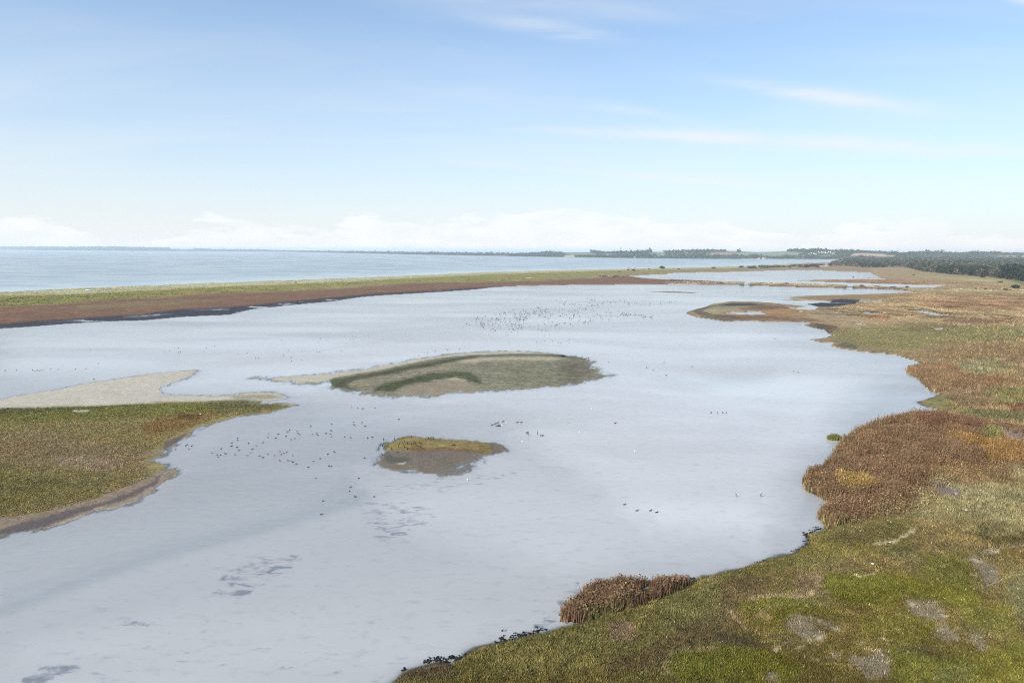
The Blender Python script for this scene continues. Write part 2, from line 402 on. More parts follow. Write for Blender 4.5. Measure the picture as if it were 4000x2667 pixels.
    S([(3255, 1345), (3300, 1340), (3345, 1350), (3355, 1366), (3300, 1360)], (92, 86, 76), 3, 5, .8, z=.02, za=.05)
    S([(3540, 1385), (3700, 1350), (4200, 1330), (4200, 1440), (3900, 1440), (3700, 1450), (3640, 1420)], (130, 110, 80), 16, 22, .8)
    S([(3740, 1420), (3900, 1410), (3960, 1450), (3850, 1480), (3760, 1460)], (128, 124, 90), 12, 18, .7)
    S([(3545, 1440), (3600, 1420), (3720, 1430), (3780, 1470), (3900, 1480), (4000, 1500), (3850, 1530), (3680, 1540), (3630, 1520), (3560, 1470)], (124, 99, 72), 8, 12, .9)
    S([(3900, 1370), (4200, 1360), (4200, 1420), (3960, 1410)], (132, 107, 80), 12, 14, .6)
    S([(3600, 1574), (3660, 1545), (3720, 1540), (3720, 1590), (3670, 1602), (3630, 1590)], (122, 116, 70), 5, 8, .9)
    S([(3660, 1545), (3850, 1520), (4000, 1535), (3880, 1600), (3720, 1600), (3720, 1570)], (126, 106, 78), 10, 14, .8)
    S([(3840, 1530), (4200, 1520), (4200, 1585), (3920, 1590)], (122, 114, 72), 12, 16, .8)
    S([(3920, 1585), (4200, 1585), (4200, 1620), (3950, 1620)], (110, 78, 58), 6, 10, .8)
    S([(3700, 1606), (3820, 1612), (3950, 1616), (4200, 1650), (4200, 1668), (3900, 1650), (3760, 1630)], (100, 96, 64), 8, 12, .8)
    S([(3700, 1600), (3780, 1604), (3800, 1616), (3720, 1614)], (140, 132, 88), 5, 8, .8)
    # --- reed beds
    S(REED2, (114, 90, 66), 8, 14)
    S([(3560, 1640), (3720, 1630), (3900, 1660), (3820, 1690), (3600, 1690)], (104, 76, 56), 14, 18, .7)
    S([(3700, 1720), (3800, 1715), (3900, 1740), (4050, 1790), (4100, 1830), (3900, 1820), (3820, 1780), (3740, 1760)], (134, 104, 60), 22, 34, .75)
    S([(3850, 1680), (3910, 1690), (3920, 1730), (3850, 1740)], (108, 106, 62), 10, 14, .8)
    S([(3910, 1690), (3990, 1700), (3990, 1750), (3930, 1745)], (138, 124, 112), 8, 14, .8, v=0)
    S([(3260, 1895), (3300, 1870), (3380, 1880), (3420, 1930), (3330, 1940), (3280, 1925)], (138, 114, 68), 12, 14, .9)
    S([(3650, 1860), (4200, 1830), (4200, 2080), (3900, 2060), (3700, 1990), (3640, 1930)], (138, 126, 92), 24, 30, .85)
    S([(3600, 1840), (3700, 1820), (3950, 1840), (3980, 1900), (3800, 1900), (3640, 1890)], (124, 96, 64), 18, 26, .6)
    S([(3690, 1915), (3745, 1920), (3740, 1950), (3700, 1945)], (130, 118, 112), 6, 14, .7, v=0)
    S([(3780, 1950), (3860, 1955), (3880, 1975), (3800, 1968)], (138, 134, 128), 6, 12, .7, v=0)
    S([(3420, 2000), (3560, 1960), (3640, 1960), (3640, 2010), (3500, 2050), (3400, 2060)], (112, 96, 66), 16, 20, .6)
    # --- near meadow
    S(g7([(760, 330), (1150, 300), (1500, 250), (1500, 600), (1100, 560), (850, 600), (600, 650), (250, 700), (0, 760), (0, 700), (400, 580), (690, 470)]), (106, 100, 56), 18, 24, .8)
    S(g8([(600, 930), (1000, 780), (1400, 650), (2000, 450), (2352, 370), (2352, 640), (2100, 760), (1700, 900), (1300, 1046), (450, 1046)]), (110, 104, 62), 22, 30, .75)
    S(g8([(2050, 700), (2352, 560), (2352, 760), (2200, 900), (1800, 1000), (1500, 1046), (1500, 900), (1750, 880)]), (96, 80, 58), 26, 34, .6)
    S(g8([(220, 1046), (300, 960), (480, 910), (640, 920), (560, 1046)]), (92, 76, 58), 16, 22, .7)
    S(g8([(1530, 700), (1680, 700), (1700, 800), (1550, 810)]), (126, 106, 90), 12, 26, .7)
    S(g7([(0, 780), (250, 690), (420, 760), (300, 900), (120, 960), (0, 960)]), (96, 78, 56), 20, 30, .7)
    S(g7([(620, 720), (820, 700), (830, 860), (700, 890), (600, 820)]), (124, 104, 82), 14, 24, .7)
    S(g7([(830, 720), (1100, 690), (1500, 720), (1900, 790), (2060, 900), (1950, 1000), (1650, 920), (1450, 900), (1300, 1000), (950, 950), (820, 830)]), (104, 102, 42), 24, 30, .9)
    S(g7([(160, 930), (400, 870), (620, 890), (900, 1000), (1000, 1060), (700, 1020), (520, 1060), (480, 1130), (300, 1080)]), (104, 100, 42), 22, 26, .8)
    S(g7([(-300, 1290), (350, 1280), (520, 1330), (640, 1420), (600, 1560), (-300, 1560)]), (104, 102, 42), 22, 26, .9)
    S(g8([(1900, 880), (2100, 870), (2352, 880), (2352, 1046), (1900, 1046), (1880, 980)]), (102, 100, 44), 14, 20, .7)
    S(g7([(1330, 1260), (1700, 1350), (2050, 1330), (2450, 1200), (2450, 1560), (1340, 1560)]), (108, 106, 48), 26, 30, .8)
    S(g7([(1080, 1040), (1450, 1000), (1640, 1060), (1700, 1180), (1500, 1300), (1320, 1200), (1100, 1180)]), (106, 102, 46), 24, 30, .7)
    S(g7([(1900, 950), (2250, 960), (2300, 1150), (2100, 1180), (1900, 1120)]), (106, 104, 46), 22, 28, .7)
    S(g7([(1560, 560), (1900, 560), (1950, 700), (2000, 840), (1800, 800), (1560, 720)]), (106, 102, 46), 24, 30, .7)
    S(g7([(1000, 330), (1400, 330), (1250, 420), (1000, 460), (850, 400)]), (92, 80, 54), 20, 30, .6)
    S(g7([(1300, 480), (1600, 480), (1500, 600), (1250, 600)]), (92, 86, 60), 20, 30, .6)
    S(g7([(1550, 100), (2450, 40), (2450, 420), (2050, 430), (1750, 330), (1500, 250)]), (138, 128, 90), 26, 36, .75)
    S(g7([(1960, 320), (2060, 360), (2090, 450), (2352, 440), (2352, 490), (2050, 490), (1980, 420)]), (82, 82, 52), 12, 20, .7)
    S(g7([(1640, 20), (1760, 30), (1880, 90), (1860, 130), (1700, 90)]), (128, 112, 100), 8, 18, .7, v=0)
    S(g7([(940, 950), (1180, 990), (1200, 1030), (1060, 1010)]), (80, 66, 46), 10, 18, .7)
    S(g7([(1330, 1240), (1550, 1280), (1720, 1330), (1700, 1380), (1400, 1300)]), (84, 70, 50), 14, 22, .7)
    S(g7([(0, 1160), (300, 1200), (420, 1270), (200, 1280), (0, 1260)]), (82, 72, 58), 16, 26, .7)
    S(g7([(350, 1170), (600, 1180), (700, 1300), (500, 1290)]), (84, 80, 56), 16, 26, .6)
    S(g7([(1850, 1080), (2080, 1120), (2150, 1250), (1900, 1160)]), (94, 84, 60), 14, 24, .6)
    DEAD = (128, 118, 98)
    for p in ([(540, 1050), (640, 1030), (745, 1040), (740, 1110), (830, 1190), (790, 1230), (700, 1235), (600, 1140)], [(770, 1060), (850, 1090), (935, 1140), (870, 1150), (780, 1100)],
              [(1470, 915), (1620, 925), (1770, 1030), (1740, 1085), (1600, 1065), (1500, 1010)], [(1690, 1100), (1800, 1120), (1885, 1180), (1850, 1215), (1740, 1250), (1680, 1195)],
              [(1020, 1350), (1180, 1340), (1290, 1310), (1310, 1400), (1340, 1530), (1150, 1530), (1040, 1430)], [(1910, 1180), (2000, 1190), (2085, 1300), (2010, 1310), (1950, 1250)],
              [(1975, 545), (2100, 510), (2165, 505), (2160, 560), (2060, 580)], [(1850, 585), (2010, 595), (2170, 690), (2145, 800), (2050, 790), (2030, 700), (1960, 640)],
              [(2200, 505), (2400, 485), (2400, 525), (2230, 525)], [(380, 1480), (470, 1470), (490, 1560), (380, 1560)], [(830, 1320), (940, 1310), (960, 1350), (850, 1360)]):
        S(g7(p), DEAD, 9, 44, .85, v=.3)
    STRAW = (186, 170, 138)
    for p in ([(1190, 465), (1350, 430), (1520, 345), (1500, 385), (1360, 455), (1230, 475)], [(1060, 715), (1210, 685), (1230, 705), (1090, 728)], [(420, 1275), (490, 1270), (470, 1310), (430, 1300)],
              [(600, 1280), (680, 1260), (650, 1295)], [(750, 1185), (815, 1180), (800, 1215), (770, 1210)], [(745, 1255), (785, 1250), (780, 1275)], [(725, 1375), (770, 1380), (770, 1395)],
              [(1235, 1225), (1300, 1222), (1290, 1240)], [(1080, 1260), (1110, 1262), (1100, 1275)], [(970, 1430), (1030, 1410), (1020, 1450)], [(1130, 1305), (1220, 1300), (1290, 1295), (1200, 1315)],
              [(1460, 1325), (1490, 1325), (1480, 1340)], [(900, 1160), (950, 1160), (930, 1175)], [(1950, 712), (2000, 710), (1990, 740)], [(2060, 530), (2165, 510), (2155, 555), (2080, 560)],
              [(1900, 590), (2020, 600), (2020, 615), (1940, 610)], [(1890, 205), (1930, 210), (1910, 225)], [(750, 1050), (800, 1080), (760, 1090)], [(860, 1110), (920, 1140), (880, 1145)],
              [(1480, 920), (1540, 940), (1500, 970)], [(1700, 1020), (1770, 1030), (1740, 1050)], [(680, 1330), (700, 1350), (685, 1355)]):
        S(g7(p), STRAW, 5, 22, .9, v=0)
    for ln in ([(110, 990), (180, 1090), (250, 1150)], [(320, 1000), (400, 1050), (300, 1030)], [(700, 720), (790, 740), (740, 860), (640, 880), (420, 870), (250, 900)], [(330, 990), (480, 960)]):
        S(g7(ln), (146, 128, 96), 8, 12, .7, line=7)
    S(g8([(2200, 880), (1950, 880), (1890, 930), (1870, 980), (1900, 1030)]), (140, 122, 88), 7, 12, .7, line=6)
    S(g7([(2200, 770), (2290, 720), (2500, 680), (2500, 1120), (2360, 1120), (2290, 980)]), (132, 134, 98), 30, 46, .4)
    S(g7([(1700, 1480), (1900, 1400), (1960, 1420), (1900, 1560), (1700, 1560)]), (118, 120, 80), 22, 40, .3)
    # --- spit of grass on the left
    S(band(SPIT[3:24], [(1155, 1582), (1000, 1575), (774, 1571), (553, 1582), (415, 1590), (276, 1596), (0, 1601), (-300, 1610), (-300, 1592)][0:]), (186, 176, 156), 5, 4, v=0, w=.4)
    S([(-3000, 1780), (-300, 1595), (0, 1560), (300, 1505), (700, 1450), (700, 1500), (640, 1535), (800, 1550), (553, 1580), (0, 1600), (-300, 1610), (-3000, 1860)], (186, 176, 156), 5, 4, v=0, w=.4)
    S(SPIT_GRASS, (132, 118, 76), 5, 8)
    S([(-300, 1606), (0, 1603), (276, 1597), (553, 1583), (774, 1572), (1000, 1577), (1120, 1584), (1000, 1612), (774, 1625), (553, 1640), (276, 1650), (0, 1660), (-300, 1680)], (112, 108, 56), 14, 14, .9)
    S([(-300, 1602), (0, 1600), (300, 1598), (553, 1584), (553, 1590), (300, 1606), (170, 1616), (0, 1626), (-300, 1640)], (88, 90, 58), 4, 10, .8)
    S([(285, 1611), (350, 1610), (345, 1616), (290, 1617)], (190, 186, 170), 2, 6, .9, v=0)
    S([(800, 1572), (960, 1562), (1090, 1576), (1130, 1590), (1000, 1610), (850, 1610)], (104, 98, 66), 8, 10, .8)
    S([(900, 1548), (1050, 1538), (1110, 1552), (1020, 1560), (930, 1560)], (130, 122, 92), 5, 14, .7, z=.02, za=.06)
    S([(560, 1660), (680, 1625), (860, 1610), (760, 1660), (660, 1690), (560, 1700)], (128, 96, 54), 12, 12, .7)
    S([(690, 1625), (800, 1618), (780, 1640), (690, 1642)], (84, 66, 44), 5, 10, .6)
    S([(-300, 1720), (200, 1700), (450, 1740), (600, 1760), (560, 1850), (300, 1830), (0, 1820), (-300, 1820)], (134, 114, 84), 20, 24, .7)
    S([(200, 1790), (420, 1785), (500, 1830), (400, 1850), (230, 1830)], (148, 128, 106), 8, 22, .6)
    S([(-300, 1860), (0, 1850), (300, 1890), (420, 1920), (250, 1960), (0, 1990), (-300, 2040)], (116, 108, 66), 18, 22, .8)
    S(band([(-300, 2150), (0, 2096), (138, 2074), (238, 2043), (332, 2013), (470, 1977), (553, 1949), (608, 1914), (663, 1864), (669, 1839)], [(-300, 2060), (0, 2026), (110, 2013), (249, 1985), (387, 1947), (497, 1900), (597, 1860), (650, 1832)]), (142, 124, 108), 12, 26, .8, v=.3)
    S([(640, 1760), (700, 1720), (735, 1690), (640, 1730)], (86, 72, 62), 4, 8, .9, v=0, w=.7)
    S([(-300, 2140), (-300, 2110), (0, 2070), (100, 2040), (250, 2000), (400, 1965), (500, 1930), (600, 1880), (640, 1850), (610, 1890), (520, 1940), (400, 1975), (280, 2020), (170, 2055), (100, 2078), (0, 2092)], (86, 74, 70), 5, 14, .9, v=0, w=.6)
    S([(180, 2062), (300, 2020), (470, 1974), (540, 1952), (470, 1978), (332, 2014), (238, 2044)], (186, 170, 152), 4, 5, .9, v=0)
    # --- big sand island
    S(BIGI, (122, 116, 96), 4, 4)
    S([(980, 1476), (1298, 1458), (1595, 1407), (1833, 1376), (2000, 1370), (2250, 1388), (2200, 1388), (1850, 1386), (1700, 1400), (1480, 1446), (1300, 1476), (1290, 1494), (1180, 1500), (1060, 1484)], (182, 172, 150), 3, 5, .95, v=0, w=.4)
    S(g5([(480, 305), (620, 290), (800, 262), (1000, 220), (1200, 183), (1450, 148), (1700, 138), (2000, 140), (2150, 152), (2190, 180), (2100, 165), (1900, 152), (1650, 150), (1450, 162), (1250, 205), (1050, 240), (850, 282), (650, 312), (600, 345), (700, 385), (560, 360), (490, 350)]), (74, 76, 52), 5, 9, .9)
    S(g5([(600, 330), (850, 290), (1100, 240), (1300, 195), (1500, 170), (1900, 160), (2050, 170), (1900, 195), (1500, 200), (1300, 235), (1050, 285), (800, 340), (680, 370)]), (134, 124, 102), 8, 12, .8)
    S(g5([(1300, 190), (1500, 168), (1900, 158), (2050, 168), (1950, 182), (1600, 184), (1400, 200)]), (176, 162, 138), 5, 10, .85, v=0)
    S(g5([(760, 385), (820, 345), (950, 318), (1150, 268), (1300, 258), (1400, 265), (1490, 320), (1470, 345), (1380, 315), (1280, 300), (1150, 322), (1000, 345), (900, 385)]), (66, 72, 44), 6, 9, .9)
    S(g5([(900, 395), (1050, 345), (1150, 325), (1280, 302), (1380, 318), (1470, 352), (1500, 380), (1250, 392), (1100, 415), (1000, 425)]), (146, 132, 110), 8, 20, .75, v=0)
    S(g5([(1480, 345), (1440, 330), (1300, 300), (1150, 320), (1260, 306), (1400, 322)]), (186, 172, 150), 3, 10, .7, v=0)
    S(g5([(1500, 230), (1900, 200), (2000, 260), (1900, 340), (1600, 360), (1500, 320)]), (118, 116, 90), 40, 30, .7)
    S(g5([(2000, 190), (2100, 175), (2150, 260), (2100, 320), (2020, 330)]), (90, 88, 68), 40, 30, .7)
    S(g5([(2080, 200), (2180, 190), (2230, 290), (2300, 280), (2200, 320), (2080, 260)]), (112, 100, 86), 8, 16, .7, z=.05, za=.06)
    S(g5([(300, 318), (420, 325), (500, 310), (480, 325), (400, 345), (330, 335)]), (108, 102, 84), 4, 8, .7)
    # --- small island
    S(SMI, (112, 100, 86), 5, 8, z=.07, za=.10, w=.3, v=0)
    S(s9([(160, 300), (150, 240), (230, 140), (360, 85), (620, 60), (900, 72), (1300, 110), (1650, 140), (1800, 165), (1860, 240), (1840, 310), (1660, 318), (1500, 270), (1200, 262), (900, 280), (700, 290), (500, 290), (300, 270)]), (134, 116, 68), 4, 6, .95, z=.28, za=.05, v=.8)
    S(s9([(150, 240), (230, 140), (420, 72), (620, 58), (400, 110), (280, 170), (230, 280)]), (88, 88, 58), 4, 6, .8)
    S(s9([(400, 250), (700, 225), (900, 245), (1200, 240), (1500, 262), (1840, 312), (1660, 330), (1400, 285), (1000, 285), (700, 300)]), (106, 78, 52), 3, 8, .7)
    S(s9([(200, 290), (300, 300), (330, 370), (600, 390), (620, 430), (480, 470), (300, 480), (170, 420)]), (84, 84, 74), 6, 14, .85)
    S(s9([(395, 485), (540, 460), (480, 500)]), (190, 176, 160), 2, 8, .9)
    S(s9([(1450, 480), (1650, 370), (1720, 420), (1600, 520), (1450, 600), (1250, 640), (1000, 650), (980, 590), (1200, 540)]), (110, 106, 94), 5, 14, .6, z=-.01, za=.16)
    S(s9([(1850, 170), (2000, 190), (2080, 260), (1960, 320), (1860, 300)]), (118, 104, 88), 5, 10, .8, z=.04, za=.07)
    S(BAR, (112, 96, 92), 1, 1)


REED2 = [(3561, 1626), (3459, 1641), (3408, 1664), (3332, 1697), (3296, 1717), (3277, 1753), (3256, 1804), (3206, 1827), (3160, 1850), (3145, 1884),
         (3155, 1914), (3196, 1940), (3247, 1960), (3278, 1969), (3232, 1983), (3238, 2002), (3203, 2014), (3236, 2062), (3330, 2055), (3450, 2030), (3600, 1995),
         (3680, 1940), (3740, 1880), (3880, 1850), (4150, 1850), (4150, 1700), (3860, 1655), (3720, 1628)]
REED1 = [(2205, 2425), (2195, 2408), (2212, 2380), (2290, 2330), (2380, 2293), (2500, 2284), (2600, 2284), (2672, 2280), (2690, 2290), (2640, 2315), (2540, 2360),
         (2440, 2390), (2360, 2412), (2300, 2420), (2250, 2428)]
REED3 = [(3546, 1446), (3600, 1424), (3720, 1432), (3760, 1470), (3700, 1520), (3660, 1532), (3635, 1518), (3608, 1489), (3556, 1462)]
SPIT_GRASS = [(-3000, 1860), (-300, 1608), (0, 1601), (276, 1596), (415, 1590), (553, 1582), (774, 1571), (940, 1564), (1100, 1580), (1140, 1588), (1078, 1604), (912, 1630),
              (829, 1652), (746, 1676), (691, 1696), (640, 1728), (619, 1755), (619, 1800), (650, 1832), (597, 1860), (497, 1900), (387, 1947), (249, 1985), (110, 2013), (0, 2026), (-300, 2060), (-3000, 2700)]
build_strokes()


def fore(px, py):
    return np.clip((py - HOR - .0057 * (px - 2000)) / F, 0.010, 1.0)


def paint(px, py, X, Y, want_z=False):
    """base colour, plant height factor, wetness (and ground level override) of the ground at a point"""
    n = px.size
    k = fore(px, py)
    d = np.sqrt(X * X + Y * Y)
    t = np.clip((py - 1250) / 1350, 0, 1)[:, None]
    col = (1 - t) * base((146, 124, 92)) + t * base((104, 94, 52))
    veg = np.ones(n); wet = np.zeros(n); zo = np.full(n, np.nan); zb = np.zeros(n)
    s1 = 90.0
    w1 = fbm(px / s1, py / (s1 * k), 3, 4); w2 = fbm(px / s1, py / (s1 * k), 51, 4)
    s2 = 22.0
    w3 = fbm(px / s2, py / (s2 * k), 13, 3); w4 = fbm(px / s2, py / (s2 * k), 67, 3)
    nz = fbm(X * .55, Y * .55, 91, 4); nzs = fbm(X * .18, Y * .18, 33, 3)
    fw = np.clip((d - 230) / 250, 0, 1)
    nz = nz * (1 - fw) + fw * 1.3 * fbm(X / 34, Y / 13, 95, 4); nzs = nzs * (1 - fw) + fw * 1.2 * fbm(X / 11, Y / 7, 97, 3)
    for poly, c, soft, wob, op, line, kw in ST:
        P = np.asarray(poly)
        m = soft + wob + (line or 0)
        sel = np.nonzero((px > P[:, 0].min() - m) & (px < P[:, 0].max() + m) & (py > P[:, 1].min() - m) & (py < P[:, 1].max() + m))[0]
        if sel.size == 0:
            continue
        ks = k[sel]
        wx = px[sel] + wob * (1.3 * w1[sel] + 1.0 * w3[sel])
        wy = py[sel] + wob * np.sqrt(ks) * (1.3 * w2[sel] + 1.0 * w4[sel])
        if line is None:
            sdv = sdist(P, wx, wy)
            f = np.clip(sdv / max(soft, .01) * .5 + .5, 0, 1)
        else:
            f = np.clip((line - ldist(P, wx, wy)) / soft + .5, 0, 1)
        f = f * f * (3 - 2 * f) * op
        col[sel] += (c - col[sel]) * f[:, None]
        if 'v' in kw:
            veg[sel] += (kw['v'] - veg[sel]) * f
        if 'w' in kw:
            wet[sel] += (kw['w'] - wet[sel]) * f
        if 'z' in kw and want_z:
            zt = kw['z'] + kw.get('za', 0) * (nz[sel] * 1.4 + nzs[sel] * 1.2)
            old = np.nan_to_num(zo[sel])
            zo[sel] = old + (zt - old) * f
            zb[sel] = zb[sel] + (1 - zb[sel]) * f
    return col, veg, wet, zo, zb


# ------------------------------------------------------------------ ground: one terrain from the near bank to the horizon
us = np.concatenate([np.linspace(-1.25, -.80, 40, endpoint=False), np.linspace(-.80, .80, 760), np.linspace(.80, 1.25, 41)[1:]])
rows = np.concatenate([np.array([3400, 3200, 3050, 2950, 2870, 2810, 2760]), np.arange(2720, 1300, -5.0), np.arange(1300, 1014, -2.6),
                       np.arange(1013, 990, -2.0), np.array([989, 987, 985.5, 984, 983, 982, 981.2])])
NU, NR = us.size, rows.size
RX = np.empty((NR, NU)); RY = np.empty((NR, NU))
_v = (1333.5 - rows) / F
yrow = H * (math.cos(TH) + _v * math.sin(TH)) / (math.sin(TH) - _v * math.cos(TH))
RY[:] = yrow[:, None]
RX[:] = us[None, :] * yrow[:, None]             # a column is a bearing: x / y constant on the ground
X = RX.ravel(); Y = RY.ravel(); PX, PY = proj(X, Y, 0.0)
kk = fore(PX, PY)
dist = np.sqrt(X * X + Y * Y)


def shore_noise(X, Y, a=1.0):
    d = np.sqrt(X * X + Y * Y)
    return a * (fbm(X * .45, Y * .45, 5, 4) * 1.6 + fbm(X * .09, Y * .09, 8, 3) * 2.2)


def land_field(X, Y, PX, PY):
    """height of ground, and which piece of land (0 = bed)"""
    jn = shore_noise(X, Y)
    fM = sdist(mM, X, Y)
    for hpoly in mHOLES:
        fM = np.minimum(fM, -sdist(hpoly, X, Y))
    rag = np.clip((PX - 1400) / 800, 0.0, 1) * np.clip((PY - 1250) / 300, 0, 1)
    fM = fM + jn * (.35 + .6 * rag)
    zM = np.where(fM > 0, .45 * (1 - np.exp(-fM / 2.2)) + .25 * (1 - np.exp(-fM / 40)), np.maximum(fM * .07, -1.0 + .25 * np.exp(fM / 40)))
    # dune ridge along the sea side of the barrier beach
    ds = ldist(world(SEA), X, Y)
    dune = np.exp(-((ds - 30) / 22) ** 2) * np.clip((fM) / 12, 0, 1) * (PY < 1400)
    zM = zM + dune * (1.0 + 2.0 * fbm(X / 22, Y / 22, 71, 4))
    zM = np.where(PX > 2850, zM + dune * 2.2 * np.clip((PX - 2850) / 250, 0, 1) * (PY < 1060), zM)
    for ppoly in mPOOLS:
        g = sdist(ppoly, X, Y) + jn * .4
        zM = np.where(g > -2.5, np.minimum(zM, np.clip(-g * .16, -.25, 9)), zM)
    out = [zM]
    for poly, sl, top, js in ((mSPIT, .035, .55, .55), (mBIG, .02, .5, .7), (mSM, .04, .4, .5), (mBAR, .02, .15, .5)):
        g = sdist(poly, X, Y) + jn * js
        z = np.where(g > 0, top * (1 - np.exp(-g * sl / top)), np.maximum(g * sl, -.5))
        out.append(z)
    A = np.stack(out)
    return A


A = land_field(X, Y, PX, PY)
col, veg, wet, zo, zb = paint(PX, PY, X, Y, True)
# sea side depth for bed
kind = A.argmax(0); Z = A.max(0)
bed = np.minimum(-.02, np.maximum(Z, -.45 - .12 * fbm(X / 30, Y / 30, 44, 3)))
Z = np.where(Z > 0, Z, np.maximum(Z, bed))
fr_ = np.isin(kind, (1, 2, 3)) * np.exp(-np.abs(A.max(0)) / .10)
Z = Z + fr_ * (fbm(X * .9, Y * .45, 61, 4) * .16 + fbm(X * .22, Y * .14, 63, 3) * .12)
edge = np.clip(A.max(0) / .1 + .9, 0, 1)
zmix = np.where(A.max(0) > -.06, zb, 0)
Z = np.where(np.isnan(zo), Z, Z * (1 - zmix) + np.minimum(np.nan_to_num(zo), A.max(0) * 1.5 + np.where(np.nan_to_num(zo) > .5, .5, .015) + fr_ * (fbm(X * .7, Y * .35, 161, 4) * .30 + fbm(X * 2.2, Y * 1.3, 165, 3) * .10)) * zmix)
# small hummocks and tufts of the sward itself
amp = np.clip(Z, 0, .3) * np.minimum(veg + .25, 1) * .55
nearb = np.clip((170 - dist) / 60, 0, 1) * (kind == 0) * np.clip(Z / .25, 0, 1) * veg
hum = np.maximum(fbm(X * .95, Y * .95, 151, 2) + .12, 0) * .55 + fbm(X * 2.4, Y * 2.4, 153, 2) * .22
Z = Z + nearb * hum
Z = Z + amp * (fbm(X * .9, Y * .9, 101, 3) + .6 * fbm(X * 2.6, Y * 2.6, 131, 2)) * np.clip(260 / dist, .25, 1)
Z = np.where(dist > 3300, np.minimum(Z, .4), Z)

mud = ((kind == 0) & (Z < .14) & (Z > 0) & np.isnan(zo) & (PX > 1200)) * np.clip((.16 - Z) / .12, 0, 1)
col = col + (base((66, 58, 48)) - col) * (mud * .75)[:, None]
# bed colour under the water: pale sand with weed
under = np.clip(-Z / .05, 0, 1)[:, None]
bedcol = base((188, 180, 164))
col = np.where((Z < -.02)[:, None], bedcol, col)
wet = np.maximum(wet, np.clip(1 - Z / .05, 0, 1) * (Z < .05))
land_z, land_kind = Z, kind
print("terrain fields", round(time.time() - T0, 1))

# weed beds and calm lanes of the water: attributes on the water surface
WEED = [(f1([(900, 1190), (945, 1195), (940, 1250), (895, 1255), (850, 1235), (845, 1200)])), f1([(570, 1280), (690, 1270), (700, 1290), (640, 1330), (545, 1380), (480, 1365), (510, 1320)]),
        f1([(40, 1568), (60, 1545), (110, 1525), (180, 1520), (185, 1535), (120, 1560), (90, 1590)]), f1([(270, 1428), (370, 1424), (365, 1440), (275, 1442)]),
        f1([(730, 1140), (830, 1150), (990, 1155), (1000, 1215), (850, 1215), (820, 1180)]), f1([(850, 1120), (1000, 1095), (1190, 1075), (1190, 1100), (1000, 1130), (860, 1135)]),
        f1([(1340, 1360), (1340, 1325), (1290, 1350), (1280, 1390), (1220, 1440), (1100, 1490), (950, 1540), (880, 1568), (1000, 1568), (1200, 1500), (1290, 1420)]),
        f1([(0, 1540), (300, 1440), (500, 1400), (800, 1400), (1000, 1480), (900, 1568), (300, 1568), (0, 1568)])]
WEED_A = [.95, .95, 1.15, .9, .85, .75, .95, .45]
weed = np.zeros(X.size)
wbx = fbm(PX / 60, PY / (60 * kk), 23, 3); wby = fbm(PX / 60, PY / (60 * kk), 29, 3)
for P, a in zip(WEED, WEED_A):
    weed = np.maximum(weed, a * np.clip(sdist(P, PX + 40 * wbx, PY + 24 * wby) / 30 + .6, 0, 1))
ripple = np.zeros(X.size)
RIP = [(f1([(0, 1400), (300, 1290), (620, 1205), (760, 1165), (850, 1130), (800, 1090), (840, 1040), (800, 1060), (740, 1130), (560, 1190), (250, 1270), (0, 1350)]), 1.0),
       (f1([(0, 1240), (350, 1180), (430, 1090), (520, 990), (700, 950), (900, 945), (1150, 960), (1000, 1000), (800, 1080), (700, 1160), (300, 1290), (0, 1370)]), .55),
       (f1([(650, 930), (900, 920), (1300, 930), (1500, 960), (1200, 985), (900, 980), (650, 960)]), .45),
       (f1([(1050, 740), (1150, 680), (1320, 660), (1500, 680), (1700, 740), (1600, 780), (1300, 790)]), .35),
       (f1([(1500, 880), (1760, 850), (1780, 870), (1600, 900)]), .5)]
for P, a in RIP:
    ripple = np.maximum(ripple, a * np.clip(sdist(P, PX + 60 * wbx, PY + 30 * wby) / 40 + .5, 0, 1))

cl_ = ldist(f1([(0, 1402), (150, 1348), (300, 1292), (450, 1250), (620, 1206), (740, 1170), (830, 1138)]), PX + 25 * wbx, PY + 12 * wby)
ripple = np.maximum(ripple, 1.5 * np.exp(-(cl_ / 34) ** 2))
SHOAL_SHEEN = [(f1([(200, 900), (500, 780), (900, 730), (1300, 660), (1700, 660), (1800, 760), (2050, 850), (1950, 950), (1880, 1050), (1750, 1250), (1500, 1250), (1250, 1080), (1150, 990), (900, 960), (700, 930), (500, 900)]), 1.0),
         (f1([(0, 880), (0, 760), (500, 720), (1000, 660), (1400, 650), (1000, 780), (600, 850), (300, 900)]), .75),
         (f1([(1150, 1000), (1500, 1050), (1700, 1250), (1300, 1330), (900, 1240), (800, 1100)]), .6),
         (f1([(0, 1568), (0, 1430), (500, 1350), (1000, 1320), (1280, 1400), (1000, 1568)]), .35), (f1([(1300, 640), (2100, 600), (2200, 680), (1500, 700)]), .9)]  # shoals, plus the brighter sky reflection mid-lagoon, put into the murk colour
shoal_sheen = np.full(X.size, .25)
for P, a in SHOAL_SHEEN:
    w_ = np.clip(sdist(P, PX + 90 * wbx, PY + 45 * wby) / 340 + .5, 0, 1)
    shoal_sheen = np.maximum(shoal_sheen, a * w_ * w_ * (3 - 2 * w_))
sead = np.clip(1 - (ldist(world(SEA), X, Y) - 20) / 260, 0, 1) ** 2
lx = X / 70 + 2.2 * fbm(X / 160, Y / 160, 210, 3); ly = Y / 26 + 3.0 * fbm(X / 130, Y / 130, 214, 3)
lane = np.clip(.5 + 2.1 * fbm(lx, ly, 218, 4), 0, 1)
# faces
ii = (np.arange(NR - 1)[:, None] * NU + np.arange(NU - 1)[None, :]).ravel()
quads = np.stack([ii, ii + 1, ii + NU + 1, ii + NU], 1)


